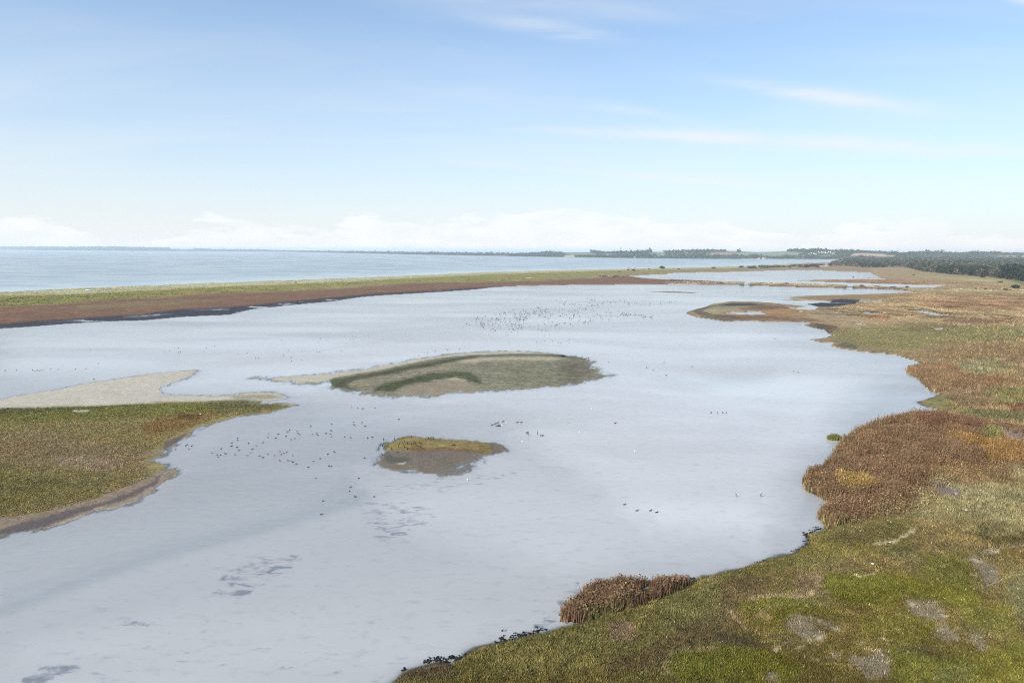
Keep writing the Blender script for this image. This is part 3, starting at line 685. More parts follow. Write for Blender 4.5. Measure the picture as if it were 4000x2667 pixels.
def mesh_from(name, verts, faces, attrs=None, mat=None, smooth=True):
    """verts (n,3), faces (m,3|4) -> mesh with only the used vertices"""
    used, inv = np.unique(faces.ravel(), return_inverse=True)
    f = inv.reshape(faces.shape); v = verts[used]
    me = bpy.data.meshes.new(name)
    nf, w = f.shape
    me.vertices.add(len(v)); me.vertices.foreach_set("co", v.astype(np.float32).ravel())
    me.loops.add(nf * w); me.loops.foreach_set("vertex_index", f.astype(np.int32).ravel())
    me.polygons.add(nf)
    me.polygons.foreach_set("loop_start", np.arange(0, nf * w, w, dtype=np.int32))
    me.polygons.foreach_set("use_smooth", np.full(nf, smooth))
    for an, arr in (attrs or {}).items():
        arr = arr[used]
        if arr.ndim == 2:
            a = me.attributes.new(an, 'FLOAT_COLOR', 'POINT')
            a.data.foreach_set("color", np.concatenate([arr, np.ones((len(arr), 1))], 1).astype(np.float32).ravel())
        else:
            a = me.attributes.new(an, 'FLOAT', 'POINT'); a.data.foreach_set("value", arr.astype(np.float32))
    me.update(calc_edges=True); me.validate()
    if mat:
        me.materials.append(mat)
    return me


def add(name, me, kind=None, label=None, cat=None, group=None, parent=None, loc=None):
    o = bpy.data.objects.new(name, me); C.objects.link(o)
    if kind: o["kind"] = kind
    if label: o["label"] = label
    if cat: o["category"] = cat
    if group: o["group"] = group
    if parent: o.parent = parent
    if loc is not None: o.location = loc
    return o


# ------------------------------------------------------------------ materials
def new_mat(name):
    m = bpy.data.materials.new(name); m.use_nodes = True
    nt = m.node_tree; nt.nodes.clear()
    out = N(nt, "ShaderNodeOutputMaterial")
    return m, nt, out


def attr(nt, name, fac=False):
    a = N(nt, "ShaderNodeAttribute"); a.attribute_name = name
    return a.outputs["Fac" if fac else "Color"]


def ground_material():
    m, nt, out = new_mat("ground")
    geo = N(nt, "ShaderNodeNewGeometry"); pos = geo.outputs["Position"]
    c = attr(nt, "col")
    a1 = ramp(nt, noise(nt, pos, 1.7, 6, .68), .25, .75, .42, 1.55, False)
    a2 = ramp(nt, noise(nt, pos, .16, 5, .6), .3, .7, .80, 1.22, False)
    a4 = ramp(nt, noise(nt, pos, .55, 4, .6), .3, .7, .72, 1.30, False)
    a3 = ramp(nt, noise(nt, pos, .035, 4, .6), .3, .7, .86, 1.16, False)
    f = mth(nt, 'MULTIPLY', mth(nt, 'MULTIPLY', a1, a2), a3)
    vg = attr(nt, "veg", True)
    tx = mth(nt, 'ADD', 1.0, mth(nt, 'MULTIPLY', mth(nt, 'SUBTRACT', mth(nt, 'MULTIPLY', f, a4), 1.0), ramp(nt, vg, 0, 1, .35, 1.0)))
    c = mixc(nt, 1.0, c, tx, 'MULTIPLY')
    hue = noise(nt, pos, .5, 4, .6)
    c = mixc(nt, ramp(nt, hue, .5, .78, 0, .35), c, mixc(nt, 1.0, c, (1.28, 1.02, .72), 'MULTIPLY'))
    c = mixc(nt, ramp(nt, hue, .46, .22, 0, .35), c, mixc(nt, 1.0, c, (.88, .98, .86), 'MULTIPLY'))
    b = N(nt, "ShaderNodeBsdfPrincipled"); L(nt, c, b.inputs["Base Color"])
    w = attr(nt, "wet", True)
    L(nt, ramp(nt, w, 0, 1, .95, .38), b.inputs["Roughness"])
    L(nt, ramp(nt, w, 0, 1, .08, .5), b.inputs["Specular IOR Level"])
    bp = N(nt, "ShaderNodeBump"); bp.inputs["Strength"].default_value = .7; bp.inputs["Distance"].default_value = .25
    L(nt, noise(nt, pos, 2.6, 5, .7), bp.inputs["Height"]); L(nt, bp.outputs[0], b.inputs["Normal"])
    L(nt, b.outputs[0], out.inputs[0])
    return m


def water_material(name, murk, murk2, weed_ripple_col, fmax, rough, wave, wavescale, sea=False):
    m, nt, out = new_mat(name)
    geo = N(nt, "ShaderNodeNewGeometry"); pos = geo.outputs["Position"]
    dep = attr(nt, "depth", True); wd = attr(nt, "weed", True); rp = attr(nt, "ripple", True)
    mp = N(nt, "ShaderNodeMapping"); L(nt, pos, mp.inputs[0])
    mp.inputs["Rotation"].default_value = (0, 0, math.radians(24)); mp.inputs["Scale"].default_value = (.5, 1.0, 1)
    # bed and murk seen through the surface, with reflection and ripple tones painted in
    cl = noise(nt, pos, .012, 4, .6)
    sho = attr(nt, "shoal_sheen", True); ln = attr(nt, "lane", True)
    c = mixc(nt, mth(nt, 'ADD', sho, mth(nt, 'MULTIPLY', mth(nt, 'SUBTRACT', cl, .5), .15), clamp=True), murk, murk2)
    c = mixc(nt, 1.0, c, ramp(nt, ln, 0, 1, .86, 1.14, False), 'MULTIPLY')
    if not sea:
        blot = noise(nt, mp.outputs[0], .85, 6, .62, .5)
        blot2 = noise(nt, mp.outputs[0], 1.5, 4, .6)
        bb = mth(nt, 'ADD', mth(nt, 'MULTIPLY', blot, .72), mth(nt, 'MULTIPLY', blot2, .28))
        thr = mth(nt, 'SUBTRACT', .73, mth(nt, 'MULTIPLY', wd, .235))
        k = mth(nt, 'SUBTRACT', bb, thr)
        c = mixc(nt, ramp(nt, k, -.06, .12, 0, .85), c, weed_ripple_col)
        speck = noise(nt, mp.outputs[0], .9, 6, .7)
        c = mixc(nt, ramp(nt, speck, .50, .76, 0, .30), c, weed_ripple_col)  # fine dark ripple marks painted in the weed colour
        c = mixc(nt, mth(nt, 'MULTIPLY', rp, .42), c, (.25, .27, .262))  # darker reflection of rippled water put into the murk colour
    c = mixc(nt, ramp(nt, dep, .10, .01, 0, .22), c, (.62, .60, .56))  # paler rim: shallow sand plus calm water's bright reflection, as colour
    tt_ = mth(nt, 'POWER', 2.718, mth(nt, 'MULTIPLY', dep, -18.0))      # shallow colour brightened to make up for light lost over the bed
    c = mixc(nt, 1.0, c, mth(nt, 'ADD', 1.0, tt_), 'MULTIPLY')
    diff = N(nt, "ShaderNodeBsdfDiffuse"); L(nt, c, diff.inputs[0])
    tr = N(nt, "ShaderNodeBsdfTransparent"); tr.inputs[0].default_value = (.93, .95, .95, 1)
    ms = N(nt, "ShaderNodeMixShader")
    op = mth(nt, 'SUBTRACT', 1.0, mth(nt, 'POWER', 2.718, mth(nt, 'MULTIPLY', dep, -18.0)))
    L(nt, op, ms.inputs[0]); L(nt, tr.outputs[0], ms.inputs[1]); L(nt, diff.outputs[0], ms.inputs[2])
    # surface: wind ripples, patchy
    bp = N(nt, "ShaderNodeBump")
    h = mth(nt, 'ADD', noise(nt, mp.outputs[0], wavescale, 3, .55, .4), mth(nt, 'MULTIPLY', noise(nt, mp.outputs[0], wavescale * .3, 2, .5), .8))
    L(nt, h, bp.inputs["Height"])
    lane = ln
    st = mth(nt, 'ADD', ramp(nt, lane, .9, .1, wave * .45, wave * 1.25), mth(nt, 'MULTIPLY', rp, wave * .6))
    shallow = ramp(nt, dep, .0, .12, .15, 1.0)
    L(nt, mth(nt, 'MULTIPLY', st, shallow), bp.inputs["Strength"]); bp.inputs["Distance"].default_value = .13
    gl = N(nt, "ShaderNodeBsdfGlossy"); L(nt, bp.outputs[0], gl.inputs["Normal"])
    L(nt, mth(nt, 'MULTIPLY', ramp(nt, lane, .9, .1, rough * .8, rough * 1.15), shallow), gl.inputs["Roughness"])
    fr = N(nt, "ShaderNodeFresnel"); fr.inputs[0].default_value = 1.333; L(nt, bp.outputs[0], fr.inputs["Normal"])
    fl = mth(nt, 'MULTIPLY', mth(nt, 'MINIMUM', fr.outputs[0], fmax), ramp(nt, ln, 0, 1, .78, 1.05, False), clamp=True)
    ms2 = N(nt, "ShaderNodeMixShader"); L(nt, fl, ms2.inputs[0]); L(nt, ms.outputs[0], ms2.inputs[1]); L(nt, gl.outputs[0], ms2.inputs[2])
    L(nt, ms2.outputs[0], out.inputs[0])
    return m


def plant_material(name, spread=.25, rough=.85, transl=.25):
    m, nt, out = new_mat(name)
    c = attr(nt, "col")
    d = N(nt, "ShaderNodeBsdfDiffuse"); L(nt, c, d.inputs[0])
    t = N(nt, "ShaderNodeBsdfTranslucent"); L(nt, c, t.inputs[0])
    ms = N(nt, "ShaderNodeMixShader"); ms.inputs[0].default_value = transl
    L(nt, d.outputs[0], ms.inputs[1]); L(nt, t.outputs[0], ms.inputs[2]); L(nt, ms.outputs[0], out.inputs[0])
    return m


def flat_material(name, col, rough=.8, var=.25, scale=3.0, spec=.2):
    m, nt, out = new_mat(name)
    tc = N(nt, "ShaderNodeTexCoord")
    f = ramp(nt, noise(nt, tc.outputs["Object"], scale, 4, .6), .3, .7, 1 - var, 1 + var, False)
    c = mixc(nt, 1.0, (float(col[0]), float(col[1]), float(col[2])), f, 'MULTIPLY')
    b = N(nt, "ShaderNodeBsdfPrincipled"); L(nt, c, b.inputs["Base Color"])
    b.inputs["Roughness"].default_value = rough; b.inputs["Specular IOR Level"].default_value = spec
    L(nt, b.outputs[0], out.inputs[0])
    return m


GROUND = ground_material()
LAGOON = water_material("lagoon_water", (.31, .302, .288), (.53, .512, .482), (.15, .165, .185), .95, .12, .85, .9)
SEAM = water_material("sea_water", (.27, .33, .33), (.48, .53, .51), (.1, .1, .1), .60, .22, .7, .8, sea=True)
PLANT = plant_material("plants")
CROWN = plant_material("tree_crowns", transl=.1)

V = np.stack([X, Y, Z], 1)
fz = Z[quads]; fk = kind[quads]
landf = (fz.max(1) > 0.0)
fkind = np.where(landf, np.take_along_axis(fk, fz.argmax(1)[:, None], 1)[:, 0] + 1, 0)
names = [None, "salt_marsh", "grass_spit", "sand_island", "mud_island", "mud_bar"]
labs = [None, "brown and olive salt marsh ground round the lagoon", "low grass spit with a pale sand rim at the left", "large pale sand island with green bands in the lagoon",
        "small grass topped mud island in the lagoon", "thin mud bar below the dam"]
attrs = {"col": col, "wet": wet, "veg": veg}
# the barrier beach is its own piece of the main land
PXf = PX[quads].mean(1); PYf = PY[quads].mean(1)
barrier = (fkind == 1) & (PYf < np.interp(PXf, [-4000, -600, 0, 1400, 1931, 2450, 3100, 3240, 3300], [1900, 1450, 1300, 1180, 1126, 1078, 1055, 1042, 1000])) & (PXf < 3260)
for k in range(1, 6):
    f = quads[(fkind == k) & ~barrier]
    o = add(names[k], mesh_from(names[k], V, f, attrs, GROUND), "structure", labs[k])
o = add("barrier_beach", mesh_from("barrier_beach", V, quads[barrier], attrs, GROUND), "structure", "long grassy barrier beach between the sea and the lagoon")
seaf = (PYf < np.interp(PXf, [-4000, -1000, 0, 1400, 2700, 3260, 3300], [1600, 1300, 1200, 1105, 1052, 1032, 1022])) & ~((PXf > 3300) & (PYf > 1022))
add("sea_bed", mesh_from("sea_bed", V, quads[(fkind == 0) & seaf], attrs, GROUND), "structure")
add("lagoon_bed", mesh_from("lagoon_bed", V, quads[(fkind == 0) & ~seaf], attrs, GROUND), "structure")
# one broad sheet beneath everything, past the horizon
gv = np.array([(-45000, -45000, -3.0), (45000, -45000, -3.0), (45000, 45000, -3.0), (-45000, 45000, -3.0)], float)
gc = np.repeat(base((116, 104, 72))[None], 4, 0)
add("ground", mesh_from("ground", gv, np.array([[0, 1, 2, 3]]), {"col": gc, "wet": np.zeros(4), "veg": np.ones(4)}, GROUND), "structure")

# water surfaces
WV = np.stack([X, Y, np.zeros(X.size)], 1)
wattr = {"depth": np.maximum(-Z, 0), "weed": weed, "ripple": ripple, "lane": lane, "shoal_sheen": shoal_sheen}
sattr = dict(wattr, shoal_sheen=.15 + .8 * sead)
wf = fz.min(1) < .06
add("lagoon", mesh_from("lagoon", WV, quads[wf & ~seaf], wattr, LAGOON), "structure", "shallow pale grey lagoon water")
add("sea", mesh_from("sea", WV, quads[wf & seaf], sattr, SEAM), "structure", "pale blue sea beyond the barrier beach")
print("terrain meshes", round(time.time() - T0, 1))


# ------------------------------------------------------------------ ground height look-up for placing things
def zat(x, y):
    X_ = np.atleast_1d(np.asarray(x, float)); Y_ = np.atleast_1d(np.asarray(y, float))
    fu = np.interp(X_ / Y_, us, np.arange(NU)); fr = np.interp(-Y_, -yrow[::-1][::-1], np.arange(NR)) if False else np.interp(Y_, yrow, np.arange(NR))
    i = np.clip(fr.astype(int), 0, NR - 2); j = np.clip(fu.astype(int), 0, NU - 2); a = fr - i; b = fu - j
    Zg = Z.reshape(NR, NU)
    return Zg[i, j] * (1 - a) * (1 - b) + Zg[i + 1, j] * a * (1 - b) + Zg[i, j + 1] * (1 - a) * b + Zg[i + 1, j + 1] * a * b


# ------------------------------------------------------------------ far coast: low wooded hills with fields
COAST = [(-2500, 965.6), (-1000, 966.6), (0, 968.6), (200, 970), (400, 971.8), (600, 974.2), (800, 977.6), (1000, 981.6), (1200, 986), (1400, 990), (1600, 994.4), (1800, 998), (2000, 1002),
         (2200, 1005), (2400, 1008), (2600, 1010.5), (2800, 1012), (3000, 1013.2), (3200, 1014), (3400, 1014.5), (3700, 1014.5), (4000, 1014.5), (6000, 1014.5)]
SIL = [(-2500, 964.6), (-1000, 965.2), (0, 967.8), (60, 967), (160, 967), (250, 968.5), (300, 968), (430, 967.5), (560, 969.5), (650, 971.5), (780, 971.5), (850, 974.5), (960, 975), (1050, 977), (1200, 981), (1340, 983),
       (1400, 983.5), (1600, 986), (1800, 990.5), (2000, 992.5), (2100, 988), (2130, 985.5), (2200, 986), (2330, 983), (2480, 984), (2560, 982), (2700, 981), (2760, 978), (2850, 976.5), (2960, 981), (3060, 979), (3110, 975.5), (3200, 975.5),
       (3300, 979.5), (3400, 983), (3530, 989), (3570, 982.5), (3650, 985), (3760, 990), (3830, 985), (3930, 987), (4000, 990), (4300, 988), (6000, 986)]
inl = np.array([-60, 0, 25, 60, 110, 170, 240, 320, 410, 510, 620, 740, 880, 1100, 1500, 2200])
hu = np.linspace(-1.3, 1.6, 900)
_ca, _ce = dirs(*np.array([p for p in COAST if p[0] >= 300]).T)
_sa, _se = dirs(*np.array(SIL).T)
dc = np.minimum(np.interp(hu, _ca, H / np.maximum(-_ce, .0011)), 9000)        # coast distance (along y) on each bearing
dc = np.where(hu < _ca[0], np.minimum(dc + (_ca[0] - hu) * 8000, 16000), dc)
rise = np.interp(hu, _sa, _se)
HX = np.empty((inl.size, hu.size)); HY = HX.copy(); HZ = HX.copy()
kdist = np.clip(dc / 2400, 1, 6)                              # hills further off are broader
TREEH = 7.0
ztop = H + (dc + 620 * kdist * .6) * rise - TREEH
ztop = np.clip(ztop, 3.0, 48.0)
for i, s in enumerate(inl):
    t = np.clip(s / 620, 0, 1); p = t * t * (3 - 2 * t)
    HY[i] = dc + s * kdist * .6
    HX[i] = hu * HY[i]
    HZ[i] = np.where(s < 0, -1.0, 1.2 * (s > 20) + ztop * p)
HZ += np.where((inl > 100)[:, None], fbm(HX / 260, HY / 260, 201, 3) * 7.0 * np.clip(ztop / 14, .2, 1), 0)
hX, hY, hZ = HX.ravel(), HY.ravel(), HZ.ravel()


def hill_look(hX, hY, hZ):
    px, py = proj(hX, hY, hZ)
    col = np.repeat(base((74, 84, 66))[None], px.size, 0); wood = np.ones(px.size)
    fields = [([(2865, 988), (2900, 984), (3000, 983), (3110, 983), (3140, 991), (3100, 999), (2990, 1001), (2880, 1000)], (132, 138, 108)),
              ([(2755, 995), (2790, 987), (2850, 982), (2880, 982), (2876, 988), (2850, 996), (2780, 996)], (150, 128, 108)),
              ([(3325, 1000), (3335, 989), (3380, 988), (3450, 993), (3500, 999), (3480, 1003), (3400, 1002)], (186, 160, 130)),
              ([(3880, 1004), (3920, 999), (4100, 998), (4100, 1005)], (186, 160, 130)),
              ([(2200, 1006), (2206, 997), (2240, 998), (2250, 1005)], (186, 172, 140)), ([(2345, 997), (2385, 992), (2392, 994), (2360, 998)], (176, 165, 135)),
              ([(2560, 1000), (2590, 991), (2610, 991), (2590, 999)], (150, 155, 112)), ([(2530, 990), (2580, 986), (2600, 990), (2550, 994)], (130, 144, 106)), ([(2200, 990), (2300, 988), (2330, 992), (2230, 996)], (128, 140, 104)),
              ([(2640, 994), (2690, 988), (2720, 990), (2680, 996)], (150, 145, 115)), ([(3200, 1000), (3240, 996), (3260, 1000), (3220, 1004)], (140, 142, 110)), ([(3120, 1003), (3135, 999), (3150, 1002), (3135, 1006)], (176, 160, 140)),
              ([(660, 974), (720, 973), (760, 975), (700, 976)], (150, 150, 130)), ([(1900, 1001), (1960, 998), (1990, 1001), (1940, 1003)], (140, 140, 120))]
    for P, c in fields:
        d = sdist(P, px, py)
        f = np.clip(d / 2.0 + .5, 0, 1)[:, None]
        col = col * (1 - f) + base(c) * f
        wood = np.where(d > -2.0, 0, wood)
    return col, wood, px, py


hcol, hwood, hpxv, hpyv = hill_look(hX, hY, hZ)
beachm = (hZ < 1.6) & (hpxv > 2900)
hcol[beachm] = base((226, 214, 192)); hwood[hZ < 1.6] = 0
hcol[(hZ < 1.6) & ~beachm] = base((150, 142, 125))
hi = (np.arange(inl.size - 1)[:, None] * hu.size + np.arange(hu.size - 1)[None, :]).ravel()
hq = np.stack([hi, hi + 1, hi + hu.size + 1, hi + hu.size], 1)
add("hills", mesh_from("hills", np.stack([hX, hY, hZ], 1), hq, {"col": hcol, "wet": np.zeros(hX.size), "veg": np.full(hX.size, .5)}, GROUND), "structure", "low hazy hills with fields across the sea")
HINTERP = (hu, inl, HX, HY, HZ)


def hill_point(px_, s):
    j = np.interp(dirs(px_, np.full(np.shape(px_), 1000.0))[0], hu, np.arange(hu.size)); i = np.interp(s, inl, np.arange(inl.size))
    j0 = np.clip(j.astype(int), 0, hu.size - 2); i0 = np.clip(i.astype(int), 0, inl.size - 2); b = j - j0; a = i - i0
    f = lambda G: G[i0, j0] * (1 - a) * (1 - b) + G[i0 + 1, j0] * a * (1 - b) + G[i0, j0 + 1] * (1 - a) * b + G[i0 + 1, j0 + 1] * a * b
    return f(HX), f(HY), f(HZ)


# ------------------------------------------------------------------ plants as real blades and leaf clumps
def blades(bx, by, bz, hgt, spread, width, color, nb, seed, lean=.5, jit=.22):
    """nb thin pointed blades at every point: arrays of verts, faces, colours"""
    g = np.random.default_rng(seed); n = bx.size
    rep = lambda a: np.repeat(a, nb)
    X0 = rep(bx) + g.normal(0, 1, n * nb) * rep(spread) * .5; Y0 = rep(by) + g.normal(0, 1, n * nb) * rep(spread) * .5; Z0 = rep(bz) - .03
    h = rep(hgt) * g.uniform(.6, 1.2, n * nb); w = rep(width) * g.uniform(.7, 1.3, n * nb)
    an = g.uniform(0, 2 * math.pi, n * nb); la = g.uniform(0, 2 * math.pi, n * nb); le = g.uniform(0, lean, n * nb) * h
    dx, dy = np.cos(an) * w * .5, np.sin(an) * w * .5
    v = np.empty((n * nb, 3, 3))
    v[:, 0] = np.stack([X0 - dx, Y0 - dy, Z0], 1); v[:, 1] = np.stack([X0 + dx, Y0 + dy, Z0], 1)
    v[:, 2] = np.stack([X0 + np.cos(la) * le, Y0 + np.sin(la) * le, Z0 + h], 1)
    c = np.repeat(color, nb, 0) * np.exp(g.normal(0, jit, (n * nb, 1))) * (1 + g.normal(0, .06, (n * nb, 3)))
    c = np.clip(c, .004, .9)
    return v.reshape(-1, 3), np.arange(n * nb * 3).reshape(-1, 3), np.repeat(c, 3, 0)


def leaf_blobs(cx, cy, cz, rx, rz, color, nf, size, seed, shell=.55, jit=.2):
    """nf leaf-clump triangles spread through an ellipsoid at every point"""
    g = np.random.default_rng(seed); n = cx.size; m = n * nf
    rep = lambda a: np.repeat(a, nf)
    d = g.normal(0, 1, (m, 3)); d /= np.linalg.norm(d, axis=1)[:, None]
    r = g.uniform(shell, 1.0, m) ** .7
    lump = 1 + .22 * np.sin(d[:, 0] * 5 + rep(cx)) * np.sin(d[:, 1] * 5 + rep(cy)) + .1 * g.normal(0, 1, m)
    p = d * (r * lump)[:, None] * np.stack([rep(rx), rep(rx), rep(rz)], 1)
    p[:, 2] = np.where(p[:, 2] < 0, p[:, 2] * .75, p[:, 2])
    p += np.stack([rep(cx), rep(cy), rep(cz)], 1)
    s = rep(size) * g.uniform(.6, 1.4, m)
    nrm = d + g.normal(0, .55, (m, 3)); nrm /= np.linalg.norm(nrm, axis=1)[:, None]
    t = np.cross(nrm, g.normal(0, 1, (m, 3))); t /= np.linalg.norm(t, axis=1)[:, None] + 1e-9
    b = np.cross(nrm, t)
    v = np.empty((m, 3, 3))
    for q, (ca, cb) in enumerate(((1, 0), (-.6, .8), (-.5, -.85))):
        v[:, q] = p + t * (s * ca)[:, None] + b * (s * cb)[:, None]
    c = np.repeat(color, nf, 0) * np.exp(g.normal(0, jit, (m, 1)))
    return v.reshape(-1, 3), np.arange(m * 3).reshape(-1, 3), np.repeat(np.clip(c, .004, .9), 3, 0)


def join(parts):
    vs, fs, cs, o = [], [], [], 0
    for v, f, c in parts:
        vs.append(v); fs.append(f + o); cs.append(c); o += len(v)
    return np.concatenate(vs), np.concatenate(fs), np.concatenate(cs)


def plant_mesh(name, parts, mat=PLANT):
    v, f, c = join(parts)
    me = mesh_from(name, v, f, {"col": c}, mat, False)
    return me


def scatter(poly, n, seed):
    """n points evenly over a polygon of photograph pixels"""
    g = np.random.default_rng(seed); P = np.asarray(poly)
    out = []
    while sum(map(len, out)) < n:
        q = np.stack([g.uniform(P[:, 0].min(), P[:, 0].max(), n * 2), g.uniform(P[:, 1].min(), P[:, 1].max(), n * 2)], 1)
        out.append(q[sdist(P, q[:, 0], q[:, 1]) > 0])
    q = np.concatenate(out)[:n]
    return q[:, 0], q[:, 1]


NEAR = [(1350, 2860), (1560, 2640), (1760, 2600), (1970, 2512), (2290, 2412), (2660, 2270), (2930, 2215), (3110, 2168), (3160, 2090), (3240, 2060), (3700, 1900), (3700, 1540), (3560, 1400), (3250, 1320), (3200, 1275), (3500, 1250), (4500, 1250), (4600, 2900)]


def grass_field():
    parts = []
    for poly, n, seed, z0 in ((NEAR, 150000, 11, .08), (SPIT_GRASS, 34000, 12, .08)):
        q = np.asarray(poly, float)
        q = np.clip(q, [-500, 0], [4600, 2950])
        px, py = scatter(q, n, seed)
        x, y = unproj(px, py); z = zat(x, y)
        c, vg, wt, _, _ = paint(px, py, x, y)
        g = np.random.default_rng(seed)
        ok = (z > z0) & (g.uniform(0, 1, n) < np.clip(vg * 1.1 - .05, .04, 1))
        inr = (sdist(REED2, px, py) > 0) | (sdist(REED1, px, py) > 0)
        ok &= ~inr
        px, py, x, y, z, c = px[ok], py[ok], x[ok], y[ok], z[ok], c[ok]
        d = np.sqrt(x * x + y * y + H * H)
        tus = fbm(x * 1.1, y * 1.1, 301, 3)
        mid = fbm(x / 3.5, y / 3.5, 305, 4); dw = np.clip((.5 - vg[ok]) * 3, 0, 1)
        c = c * np.exp((.85 * mid) * (.45 if seed == 12 else 1) + .9 * np.clip(tus, -.3, .3) + dw * g.normal(0, .55, x.size))[:, None]
        warm = np.clip(fbm(x / 6, y / 6, 309, 3) * 2.2, -.12, .5)[:, None]
        c = c * np.concatenate([1 + .13 * warm, np.ones_like(warm), 1 - .18 * warm], 1)
        rank = np.clip((px - 3600) / 300, 0, 1) * np.clip((2250 - py) / 150, 0, 1)
        h = (.16 + .22 * np.clip(tus + .15, 0, 1) + .35 * rank) * g.uniform(.7, 1.3, x.size)
        h = h * np.clip(d / 150, 1, 1.5)
        c = c * 1.40
        st = g.uniform(0, 1, x.size) < .015
        c[st] = base((190, 172, 128)) * 1.0
        parts.append(blades(x, y, z, h, .16 + d * .0008, .05 + d * .00075, c, 5, seed + 3, .9, .26))
    return parts


def reed_beds():
    res = []
    for poly, n, seed, hh, nb in ((REED1, 7000, 21, 1.0, 6), (REED2, 42000, 22, 1.25, 4), (REED3, 7000, 23, .8, 4)):
        px, py = scatter(np.clip(np.asarray(poly, float), [0, 0], [4150, 3000]), n, seed)
        g = np.random.default_rng(seed + 40); px = px + g.normal(0, 6, n); py = py + g.normal(0, 2.5, n)
        x, y = unproj(px, py); z = np.maximum(zat(x, y), -.05)
        c, vg, _, _, _ = paint(px, py, x, y)
        g = np.random.default_rng(seed)
        dens = fbm(x * .35, y * .35, 401, 3)
        keep = (vg > .4) & (dens > -.22 if seed == 22 else dens > -.16)
        if seed == 21:
            sparse = np.clip((2330 - px) / 120, 0, 1)
            keep &= g.uniform(0, 1, n) > sparse * .7
            mix = np.clip((py - 2380) / 45 + (px - 2420) * .0006 + fbm(x * .6, y * .6, 77, 3), 0, 1)[:, None] * np.clip((px - 2265) / 50, 0, 1)[:, None]
            c = base((106, 84, 63)) * (1 - mix) + base((102, 92, 58)) * mix
        px, py, x, y, z, c, dens = px[keep], py[keep], x[keep], y[keep], z[keep], c[keep], dens[keep]
        d = np.sqrt(x * x + y * y + H * H)
        h = hh * (.55 + 1.5 * np.clip(dens + .3, 0, .7)) * g.uniform(.65, 1.25, x.size)
        if seed == 22:
            ins_ = np.clip(sdist(REED2, px, py) / 70, 0, 1)
            h = h * np.where((px > 3300) & (py > 1850) | (px > 3700), .35 + .65 * ins_, 1)
        cc = c * (1.5 + 1.2 * dens)[:, None]
        pal = g.uniform(0, 1, x.size) < .12
        cc[pal] = cc[pal] * 1.5
        a = blades(x, y, z, h, np.full(x.size, .34), .05 + d * .0006, cc, nb, seed + 5, .32, .3)
        p = [a]
        if seed in (21, 22):                                    # feathery seed heads
            m = g.uniform(0, 1, x.size) < .4
            p.append(leaf_blobs(x[m], y[m], z[m] + h[m] * .95, np.full(m.sum(), .10), np.full(m.sum(), .2), cc[m] * 1.15, 2, np.full(m.sum(), .12), seed + 9))
        res.append(p)
    return res


add("meadow_grass", plant_mesh("meadow_grass", grass_field()), "stuff", "short tussocky olive grass over the near bank and the left spit", "grass")
rb = reed_beds()
add("reeds", plant_mesh("reeds", rb[0]), "stuff", "tall brown reeds standing at the near water's edge", "reeds")
add("reeds", plant_mesh("reeds", rb[1] + rb[2]), "stuff", "wide red-brown reed bed along the right shore", "reeds")
print("plants", round(time.time() - T0, 1))


def dune_and_far_tufts():
    """coarse tussocks on the barrier beach, the dam and the far marsh"""
    parts = []
    for poly, n, seed, hh, cm in ((band(L1[1:], SEA[1:16]), 16000, 31, .38, 1.35), ([(2620, 1094), (2900, 1105), (3290, 1116), (3560, 1128), (3570, 1137), (3300, 1124), (2900, 1113), (2620, 1109)], 3000, 32, .9, 1.3),
                                  ([(3150, 1095), (3420, 1090), (3800, 1108), (4200, 1120), (4200, 1250), (3400, 1250), (3200, 1215), (3500, 1150), (3700, 1120), (3500, 1108)], 16000, 33, .45, 1.3)):
        px, py = scatter(np.clip(np.asarray(poly, float), [-300, 0], [4300, 3000]), n, seed)
        x, y = unproj(px, py); z = zat(x, y)
        c, vg, _, _, _ = paint(px, py, x, y)
        g = np.random.default_rng(seed)
        ok = (z > .12) & (vg > .5)
        x, y, z, c = x[ok], y[ok], z[ok], c[ok]
        d = np.sqrt(x * x + y * y)
        pat = fbm(x / 9, y / 16, 500 + seed, 3)
        c = c * (cm + 2.6 * pat)[:, None]
        parts.append(blades(x, y, z, hh * g.uniform(.5, 1.4, x.size), .3 + d * .0006, .15 + d * .0007, c, 4, seed, .8, .2))
    return parts


add("dune_grass", plant_mesh("dune_grass", dune_and_far_tufts()), "stuff", "rough grass on the barrier beach, the dam and the far marsh", "grass")

# ------------------------------------------------------------------ trees
WOODM = flat_material("bark", (.09, .07, .055), .9, .3, 4)


def tube(bm, p0, p1, r0, r1, seg=6):
    p0 = Vector(p0); p1 = Vector(p1); ax = (p1 - p0).normalized()
    a = ax.orthogonal().normalized(); b = ax.cross(a)
    r = []
    for p, rad in ((p0, r0), (p1, r1)):
        r.append([bm.verts.new(p + (a * math.cos(t) + b * math.sin(t)) * rad) for t in [2 * math.pi * i / seg for i in range(seg)]])
    for i in range(seg):
        bm.faces.new((r[0][i], r[0][(i + 1) % seg], r[1][(i + 1) % seg], r[1][i]))
    bm.faces.new(r[1]); bm.faces.new(r[0][::-1])


def bm_mesh(name, bm, mat):
    me = bpy.data.meshes.new(name); bm.to_mesh(me); bm.free(); me.materials.append(mat)
    return me


